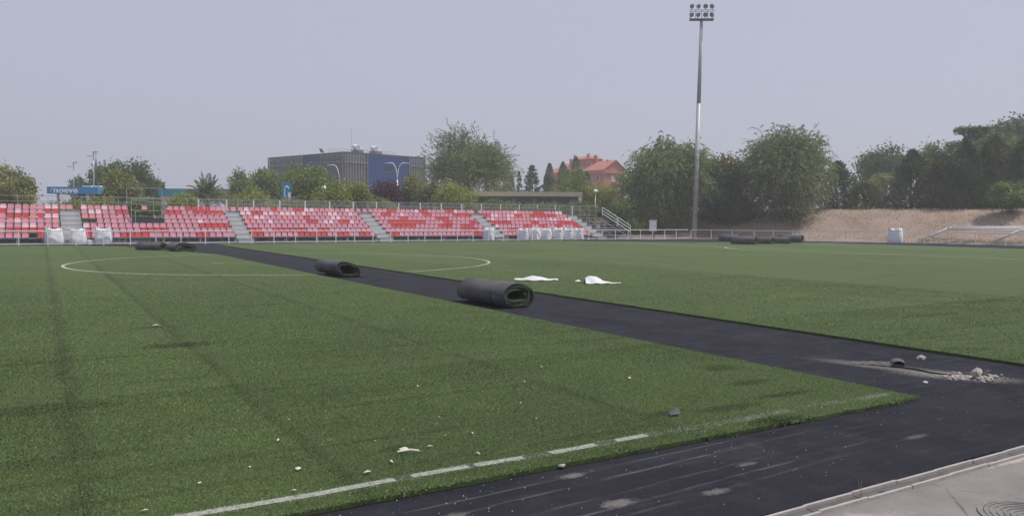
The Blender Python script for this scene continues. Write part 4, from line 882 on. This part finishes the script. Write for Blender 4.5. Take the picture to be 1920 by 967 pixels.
# dry grass tufts on the bank
n = 26000; x = RNG.uniform(70, 100, n); y = RNG.uniform(30, 80, n); z = np.array([terr(a, bb) for a, bb in zip(x, y)]); k = z > .12; x, y, z = x[k], y[k], z[k]; n = len(x)
h = RNG.uniform(.05, .22, n); a = RNG.uniform(0, 2*PI, n); wd = RNG.uniform(.02, .06, n); V = np.empty((n, 3, 3)); ox, oy = RNG.normal(0, .08, n), RNG.normal(0, .08, n)
V[:, 0] = np.stack([x-np.cos(a)*wd, y-np.sin(a)*wd, z-.12], 1); V[:, 1] = np.stack([x+np.cos(a)*wd, y+np.sin(a)*wd, z-.12], 1); V[:, 2] = np.stack([x+ox, y+oy, z+h], 1)
tag(obj('dry_grass', np_mesh('dry_grass', V.reshape(-1, 3), np.arange(3*n).reshape(n, 3), RNG.uniform(0, 1, n)), leaf_mat('dry_grass', (.24, .19, .13), (.46, .38, .28), .2)), 'sparse dry straw-coloured grass over the right bank', 'grass', kind='stuff')

# ------------------------------------------------------------------ buildings behind
def frame_of(p0, p1):
    d = Vector((p1[0]-p0[0], p1[1]-p0[1], 0)); return d.length, math.atan2(d.y, d.x)
M['blue_clad'] = mat('blue_cladding', (.013, .05, .165), .45, .06, .6, spec=.4, stretch=(.2, .2, 3))
M['grey_clad'] = mat('grey_cladding', (.16, .17, .20), .6, .1, 1); M['louvre'] = mat('louvre_metal', (.22, .23, .262), .5, .08, 1, metal=.3)
bt = thing('office_building', 'dark blue and grey louvred office block behind the trees', 'building', (49.5, 145.1, 1.5))
HB = 13.35
c0 = (0, 0); cL = (-8.3, 23.0); cR = (18.2, 3.6); cB = (cL[0]+cR[0], cL[1]+cR[1])
MB().prism([c0, cR, cB, cL], 0, HB-.35).build('core_wall', M['grey_clad'], bt); MB().prism([(-.05, -.06), (cR[0]+.05, cR[1]-.05), (cB[0], cB[1]+.1), (cL[0]-.1, cL[1]+.05)], HB-.35, HB).build('parapet', M['dark_metal'], bt)
def facade(p0, p1, segs):
    L, rz = frame_of(p0, p1); nrm = Vector((math.sin(rz), -math.cos(rz), 0)); flip = -1 if (nrm.x*(cB[0]/2) + nrm.y*(cB[1]/2)) > 0 else 1
    nrm *= flip; org = Vector((*p0, 0)); ex = Vector((math.cos(rz), math.sin(rz), 0))
    def q(u, out, z): return org + ex*u + nrm*out + Vector((0, 0, z))
    for a, bb, kind in segs:
        a, bb = a*L, bb*L
        if kind == 'blue':
            o = MB().bar(q(a, .14, HB/2-.2), q(bb, .14, HB/2-.2), .2, HB-.5).build('blue_panel', M['blue_clad'], bt)
        else:
            sc = MB(); k = max(2, int((bb-a)/.62))
            for i in range(k+1): sc.bar(q(a+.05+(bb-a-.1)*i/k, .25, .5), q(a+.05+(bb-a-.1)*i/k, .25, HB-.3), .12, .22)
            tag(sc.build('louvre_screen', M['louvre'], bt), kind='stuff')
            for z in (HB-1.9, HB-6.4): MB().bar(q(a, .28, z), q(bb, .28, z), .3, .22).build('screen_rail', M['louvre'], bt)
            for u in (a+.06, bb-.06): MB().bar(q(u, .3, .2), q(u, .3, HB-.02), .3, .16).build('screen_post', M['louvre'], bt)
    return q, L
qL, LL = facade(c0, cL, [(0, .27, 'grey'), (.27, .52, 'blue'), (.52, 1, 'grey')])
qR, LR = facade(c0, cR, [(0, .27, 'grey'), (.27, .79, 'blue'), (.79, 1, 'grey')])
for u0, u1, z0, z1 in ((.39, .43, 9.2, 11.0), (.46, .50, 9.2, 11.0), (.33, .36, 5.2, 6.8), (.38, .40, 5.2, 6.6)): 
    wn = MB().bar(qL(u0*LL, .26, (z0+z1)/2), qL(u1*LL, .26, (z0+z1)/2), .06, z1-z0).build('window', M['glass'], bt); MB().bar(qL((u0-.006)*LL, .27, z0-.06), qL((u1+.006)*LL, .27, z0-.06), .12, .12).build('sill', M['louvre'], wn)
for i in range(4):
    u0 = .485+i*.027; wn = MB().bar(qR(u0*LR, .26, 10.5), qR((u0+.021)*LR, .26, 10.5), .06, .95).build('window', M['glass'], bt); MB().bar(qR(u0*LR, .27, 9.98), qR((u0+.021)*LR, .27, 9.98), .12, .1).build('sill', M['louvre'], wn)
for ux, uy, s_ in ((4.4, 5., 1.), (8.6, 6., 1.1)):
    un = MB().box(ux-1.0*s_, ux+1.0*s_, uy-.8, uy+.8, HB, HB+.9).build('roof_unit', M['louvre'], bt)
    MB().tube([(ux-.3, uy-1.2, HB+1.25), (ux-.3, uy+.8, HB+1.6)], .5, 10).build('vent_drum', M['white_post'], un); MB().bar((ux+.2, uy, HB+1.0), (ux+1.1, uy, HB+1.5), .7, .1).build('vent_hood', M['white_post'], un)
MB().add([(-2.6, 6., HB+.1), (-2.0, 5.8, HB+.1), (-2.3, 6.2, HB+.9), (-2.9, 6.4, HB+.9)], [(0, 1, 2, 3)]).build('solar_panel', M['dark_metal'], bt)
rl = MB()
for z in (HB+.45, HB+.85): rl.bar((-1.5, 4.5, z), (12.5, 5.2, z), .06)
for i in range(8): rl.bar((-1.5+2*i, 4.5+.1*i, HB), (-1.5+2*i, 4.5+.1*i, HB+.85), .05)
rl.build('roof_railing', M['galv'], bt); MB().bar((3.6, 6, HB), (3.6, 6, HB+5.5), .06).build('antenna', M['galv'], bt)

# red brick apartment house
rt = thing('brick_apartment_house', 'red brick apartment house with tiled gable roof beyond the poplars', 'building', (122.4, 159.9, 1.5))
_, RZ = frame_of((0, 0), (-2.9, 20.5)); rt.rotation_euler.z = RZ       # local x runs along the long side, away from the corner; local -y is the gable's far side
LX, WY, HE, HR = 21.5, 8.0, 13.7, 16.0
MB().box(0, LX, -WY, 0, 0, HE).build('brick_wall', M['brick'], rt)
MB().add([(0, 0, HE), (0, -WY, HE), (0, -WY/2, HR)], [(0, 1, 2)]).add([(.02, 0, HE), (.02, -WY, HE), (.02, -WY/2, HR)], [(0, 1, 2)]).build('gable_wall', M['brick'], rt)
rf = MB(); e = .5
rf.add([(-e, e, HE-.25), (LX+e, e, HE-.25), (LX-3.5, -WY/2, HR+.12), (-e, -WY/2, HR+.12), (-e, -WY-e, HE-.25), (LX+e, -WY-e, HE-.25)], [(0, 1, 2, 3), (3, 2, 5, 4), (1, 5, 2)])
rf.add([(-e, e, HE-.45), (LX+e, e, HE-.45), (LX-3.5, -WY/2, HR-.08), (-e, -WY/2, HR-.08), (-e, -WY-e, HE-.45), (LX+e, -WY-e, HE-.45)], [(0, 1, 2, 3), (3, 2, 5, 4), (1, 5, 2)])
roof_o = rf.build('roof', M['roof'], rt)
MB().box(-e, LX+e, .02, e+.02, HE-1.35, HE-.3).build('eaves_band', M['brick'], rt); MB().box(-e-.02, -.02, -WY-e, e, HE-1.0, HE-.3).build('gable_band', M['brick'], rt)
MB().box(6.5, 13.5, -WY/2-2.2, -WY/2+2.2, HE+.5, HR+.75).build('stair_tower', M['brick'], rt)
MB().add([(6.2, -WY/2-2.5, HR+.76), (13.8, -WY/2-2.5, HR+.76), (13.8, -WY/2+2.5, HR+.76), (6.2, -WY/2+2.5, HR+.76), (7, -WY/2, HR+1.7), (13, -WY/2, HR+1.7)], [(0, 1, 5, 4), (2, 3, 4, 5), (0, 4, 3), (1, 2, 5), (0, 3, 2, 1)]).build('tower_roof', M['roof'], rt)
for x, y, h in ((14.6, -2.4, 2.2), (12.6, -2., 3.4), (8.2, -2.6, 3.6), (6.2, -3.4, 3.0), (2.5, -4, 1.0)): MB().box(x-.28, x+.28, y-.28, y+.28, HR-.8, HR-.4+h*.7).build('chimney', M['brick'], roof_o)
M['curtain'] = mat('window_white', (.6, .6, .6), .5, .1)
for z in (10.6, 7.6, 4.6, 1.6):
    for x in (1.5, 6.0, 12.0, 18.5):
        f = MB().box(x, x+1.1, .0, .04, z, z+1.4).build('window', M['curtain'], rt); MB().box(x+.1, x+1.0, .041, .05, z+.1, z+1.3).build('pane', M['glass'], f)
    for y in (-3.3, -4.9, -6.6):
        f = MB().box(-.05, 0, y-.55, y+.55, z, z+1.5).build('window', M['curtain'], rt)
        if y < -4: MB().box(-.06, -.051, y-.42, y+.42, z+.1, z+1.4).build('pane', M['glass'], f)
    MB().box(-1.0, -.02, -7.6, -2.6, z-.55, z-.1).build('balcony', M['brick'], rt)
# brick block behind the right trees
bt2 = thing('brick_block', 'orange brick building with chimneys peeking between the right trees', 'building', (163.7, 158.4, 1.5), rad(25))
MB().box(-7, 7, -5, 5, 0, 15.6).build('brick_wall', M['brick'], bt2); r2 = MB().add([(-7.5, -5.5, 15.5), (7.5, -5.5, 15.5), (7.5, 5.5, 15.5), (-7.5, 5.5, 15.5), (-4, 0, 17.6), (4, 0, 17.6)], [(0, 1, 5, 4), (2, 3, 4, 5), (0, 4, 3), (1, 2, 5), (0, 3, 2, 1)]).build('roof', M['roof'], bt2)
for x, y in ((-5, -1), (2.2, -1), (4.2, .6)): MB().box(x-.4, x+.4, y-.4, y+.4, 15.8, 18.8).build('chimney', M['brick'], r2)
# pale house on the hill at the far right
bt3 = thing('pale_house', 'pale grey house with tile roof hidden behind the cedar', 'building', (166.0, 87.3, 2), rad(-30))
M['pale_wall'] = mat('pale_wall', (.48, .48, .5), .8, .08, 1)
MB().box(-2.2, 2.2, -3, 3, 0, 18.6).build('wall', M['pale_wall'], bt3); r3 = MB().box(-2.5, 2.5, -3.3, 3.3, 18.61, 18.9).build('roof', M['louvre'], bt3)
for x in (-.8, 1.0): MB().box(x-.3, x+.3, -2.6, -2.0, 18.9, 20.1).build('chimney', M['pale_wall'], r3)
# long low cream-edged roof
lt = thing('low_pavilion', 'long low pavilion with cream roof edge behind the shrubs', 'building', (43.2, 87.4, 1.5), rad(-30.5))
LP = 16.4
MB().box(0, LP, 0, 7, 3.47, 4.02).build('roof_fascia', mat('cream_fascia', (.62, .53, .36), .7, .06, 1.5), lt); MB().box(.4, LP-.4, .5, 6.5, 0, 3.47).build('wall', M['grey_clad'], lt)
for i in range(6): f = MB().box(.8+i*2.5, 2.7+i*2.5, .44, .5, 1.2, 3.2).build('window', M['dark_metal'], lt); MB().box(.9+i*2.5, 2.6+i*2.5, .425, .439, 1.3, 3.1).build('pane', M['glass'], f)
MB().box(LP-.5, LP-.05, .02, .45, 0, 3.42).build('corner_post', M['white_paint'], lt)
# petrol station canopies with printed fascias
def text_mesh(body, size, ext=.02):
    cu = bpy.data.curves.new('txt', 'FONT'); cu.body = body; cu.size = size; cu.extrude = ext; cu.offset = size*.022; cu.space_character = 1.03
    o = bpy.data.objects.new('txt', cu); COL.objects.link(o); bpy.context.view_layer.update()
    me = bpy.data.meshes.new_from_object(o.evaluated_get(bpy.context.evaluated_depsgraph_get())); bpy.data.objects.remove(o); bpy.data.curves.remove(cu); return me
M['sign_blue'] = mat('sign_blue', (.035, .26, .50), .4, .05, 1); M['sign_dark'] = mat('sign_dark_blue', (.02, .06, .17), .4, .05, 1); M['sign_white'] = mat('sign_white', (.85, .87, .88), .4, .02)
ct = thing('station_canopy', 'blue station canopy with white lettering left of the spire', 'canopy', (.7, 121.6, 1.5), rad(-30.8))
MB().box(0, 6.75, 0, 6, 3.72, 4.62).build('fascia', M['sign_blue'], ct); MB().box(3.55, 4.25, 1, 1.5, 0, 3.72).build('pillar', M['sign_dark'], ct); MB().box(.7, .95, 1, 1.25, 0, 3.72).build('pillar', M['galv'], ct)
for x, wd in ((4.2, 1.2), (5.9, .7)): MB().box(x, x+wd, 1, 3, 4.62, 4.85).build('roof_unit', M['white_post'], ct)
o = obj('lettering', text_mesh('noeve', 1.06), M['sign_white'], ct, loc=(.88, -.03, 3.84)); o.rotation_euler = (PI/2, 0, 0); o.scale = (1.22, 1, 1)
b = MB().tube([(.82 + .26*math.cos(a), -.03, 4.10 + .28*math.sin(a)) for a in [rad(75+i*15) for i in range(6)]], .035, 6); b.tube([(.50, -.04, 4.08), (.58, -.04, 4.08)], .05, 6); b.build('letter_arc', M['sign_white'], ct)
m, nt, bs = new_mat('fascia_gradient'); tc = N(nt, 'ShaderNodeTexCoord'); sp_ = N(nt, 'ShaderNodeSeparateXYZ'); nt.links.new(tc.outputs['Object'], sp_.inputs[0])
c = mixc(nt, ramp(nt, sp_.outputs['X'], 0, 6), (.05, .32, .52), (.12, .44, .36)); c = mixc(nt, ramp(nt, sp_.outputs['X'], 5, 10.5), c, (.20, .42, .24)); nt.links.new(c, bs.inputs['Base Color']); bs.inputs['Roughness'].default_value = .4
ct2 = thing('station_canopy', 'long canopy with fascia printed from blue to green, left of the palm', 'canopy', (15.3, 130.6, 1.5), rad(-30.8))
MB().box(0, 11.6, 0, 7, 3.95, 5.05).build('fascia', m, ct2); MB().box(.2, 11.4, .2, 6.8, 3.3, 3.95).build('soffit', mat('cream_soffit', (.6, .55, .42), .7, .05), ct2)
for x in (1.5, 9.5): MB().box(x, x+.5, 2, 2.5, 0, 3.3).build('pillar', M['white_paint'], ct2)
bn = thing('banner_sign', 'tall blue banner sign with white mark in front of the leafy trees', 'sign', (24.6, 92.5, 1.5), rad(-28))
MB().box(-.52, .52, -.05, .05, 2.5, 4.75).build('panel', M['sign_blue'], bn); MB().box(-.42, -.3, -.04, .04, 0, 2.5).build('post', M['galv'], bn); MB().box(.3, .42, -.04, .04, 0, 2.5).build('post', M['galv'], bn)
b = MB(); b.tube([(.02+.22*math.cos(a), -.06, 4.05+.25*math.sin(a)) for a in [rad(180-i*20) for i in range(10)]], .06, 6); b.box(-.25, -.12, -.075, -.055, 3.1, 4.05); b.build('white_mark', M['sign_white'], bn)
MB().box(.18, .5, -.075, -.055, 2.55, 3.6).build('white_panel', M['sign_white'], bn)
# church spire
ch = thing('church_spire', 'grey pointed church spire far off above the dark trees', 'church', (18.2, 338, 1.5), rad(20)); ch.scale = (.72, .72, .715)
M['slate'] = mat('slate', (.05, .055, .065), .7, .12, 1)
MB().box(-1.9, 1.9, -1.9, 1.9, 0, 22.4).build('tower', M['pale_wall'], ch); MB().box(-2.15, 2.15, -2.15, 2.15, 22.4, 22.9).build('cornice', M['pale_wall'], ch)
MB().add([(-1.95, -1.95, 22.9), (1.95, -1.95, 22.9), (1.95, 1.95, 22.9), (-1.95, 1.95, 22.9), (-1.0, -1.0, 26), (1.0, -1.0, 26), (1.0, 1.0, 26), (-1.0, 1.0, 26), (0, 0, 33.2)], [(0, 1, 5, 4), (1, 2, 6, 5), (2, 3, 7, 6), (3, 0, 4, 7), (4, 5, 8), (5, 6, 8), (6, 7, 8), (7, 4, 8)]).build('spire', M['slate'], ch)
MB().bar((0, 0, 33), (0, 0, 35.6), .16).bar((-.7, 0, 34.8), (.7, 0, 34.8), .16).build('cross', M['slate'], ch)

# ------------------------------------------------------------------ street lamps
def lamp_two(label, x, y, H):
    t = thing('street_lamp', label, 'street lamp', (x, y, 1.5), rad(-30)); h = H-1.5
    MB().tube([(0, 0, 0), (0, 0, h*.55), (0, 0, h)], [.11, .085, .06], 8).build('pole', M['galv'], t, True)
    MB().bar((0, 0, h), (.5, 0, h+.06), .09, .05).build('arm', M['galv'], t); MB().box(.0, .62, -.12, .12, h, h+.12).build('lamp_head', M['mast_up'], t)
    MB().bar((-.75, 0, h-.5), (0, 0, h-.5), .06, .05).build('arm', M['galv'], t); MB().box(-.8, -.3, -.1, .1, h-.54, h-.46).build('lamp_head', M['mast_up'], t)
lamp_two('shorter slim street lamp above the lettered canopy', 4.0, 125.9, 9.65); lamp_two('taller slim street lamp beside the church spire', 6.1, 118.7, 10.7)
def lamp_curve(label, x, y, H, sides, rz):
    t = thing('street_lamp', label, 'street lamp', (x, y, 1.5), rz); h = H-1.5
    MB().tube([(0, 0, 0), (0, 0, h*.72)], [.11, .085], 8).build('pole', M['white_post'], t, True)
    for s_ in sides:
        pts = [(s_*1.15*(1-math.cos(a))*.72, 0, h*.72 + (h*.28)*math.sin(a)) for a in [rad(i*10) for i in range(10)]] + [(s_*1.35, 0, h-.02)]
        MB().tube(pts, .065, 6).build('arm', M['white_post'], t, True); MB().bar((s_*1.15, 0, h), (s_*1.75, 0, h-.04), .22, .09).build('lamp_head', M['white_post'], t)
lamp_curve('white curved street lamp in front of the grey louvres', 37.4, 111.7, 9.9, (-1,), rad(-25)); lamp_curve('white double-armed street lamp in front of the blue wall', 44.6, 107.3, 10.25, (-1, 1), rad(-25))
def lamp_globe(label, x, y, z0, H):
    t = thing('globe_lamp', label, 'globe lamp', (x, y, z0)); h = H-z0
    MB().tube([(0, 0, -.1), (0, 0, h-.4)], [.055, .04], 8).build('pole', M['white_post'], t, True)
    b = MB(); n = 14; vs = [(0, 0, h)]
    for k in range(1, 6): a = PI*.5*k/5; vs += [(.30*math.sin(a)*math.cos(2*PI*i/n), .30*math.sin(a)*math.sin(2*PI*i/n), h-.30*(1-math.cos(a))) for i in range(n)]
    vs += [(.12*math.cos(2*PI*i/n), .12*math.sin(2*PI*i/n), h-.46) for i in range(n)]
    f = [(0, 1+i, 1+(i+1) % n) for i in range(n)] + [(1+k*n+i, 1+(k+1)*n+i, 1+(k+1)*n+(i+1) % n, 1+k*n+(i+1) % n) for k in range(5) for i in range(n)] + [tuple(range(1+5*n, 1+6*n))]
    b.add(vs, f).build('globe', M['lamp_globe'], t, True)
lamp_globe('white globe lamp left of the grey louvred wall', 25.6, 81.5, 1.5, 5.5); lamp_globe('white globe lamp above the bare bleacher end', 57.6, 76.8, 1.5, 5.8); lamp_globe('small globe lamp on the bank beside the big feathery elm', 85.5, 68.2, 3.2, 6.9)

# ------------------------------------------------------------------ haze
hz = MB().box(-330, 620, -60, 640, -2.2, 60).build('haze', None); tag(hz, 'thin pale summer haze filling the air', 'haze', kind='stuff')
m = bpy.data.materials.new('haze'); m.use_nodes = True; nt = m.node_tree; nt.nodes.clear()
o_ = nt.nodes.new('ShaderNodeOutputMaterial'); v_ = nt.nodes.new('ShaderNodeVolumePrincipled'); v_.inputs['Density'].default_value = .0012; v_.inputs['Color'].default_value = (.96, .97, 1.0, 1); v_.inputs['Anisotropy'].default_value = .2
nt.links.new(v_.outputs[0], o_.inputs['Volume']); hz.data.materials.append(m)
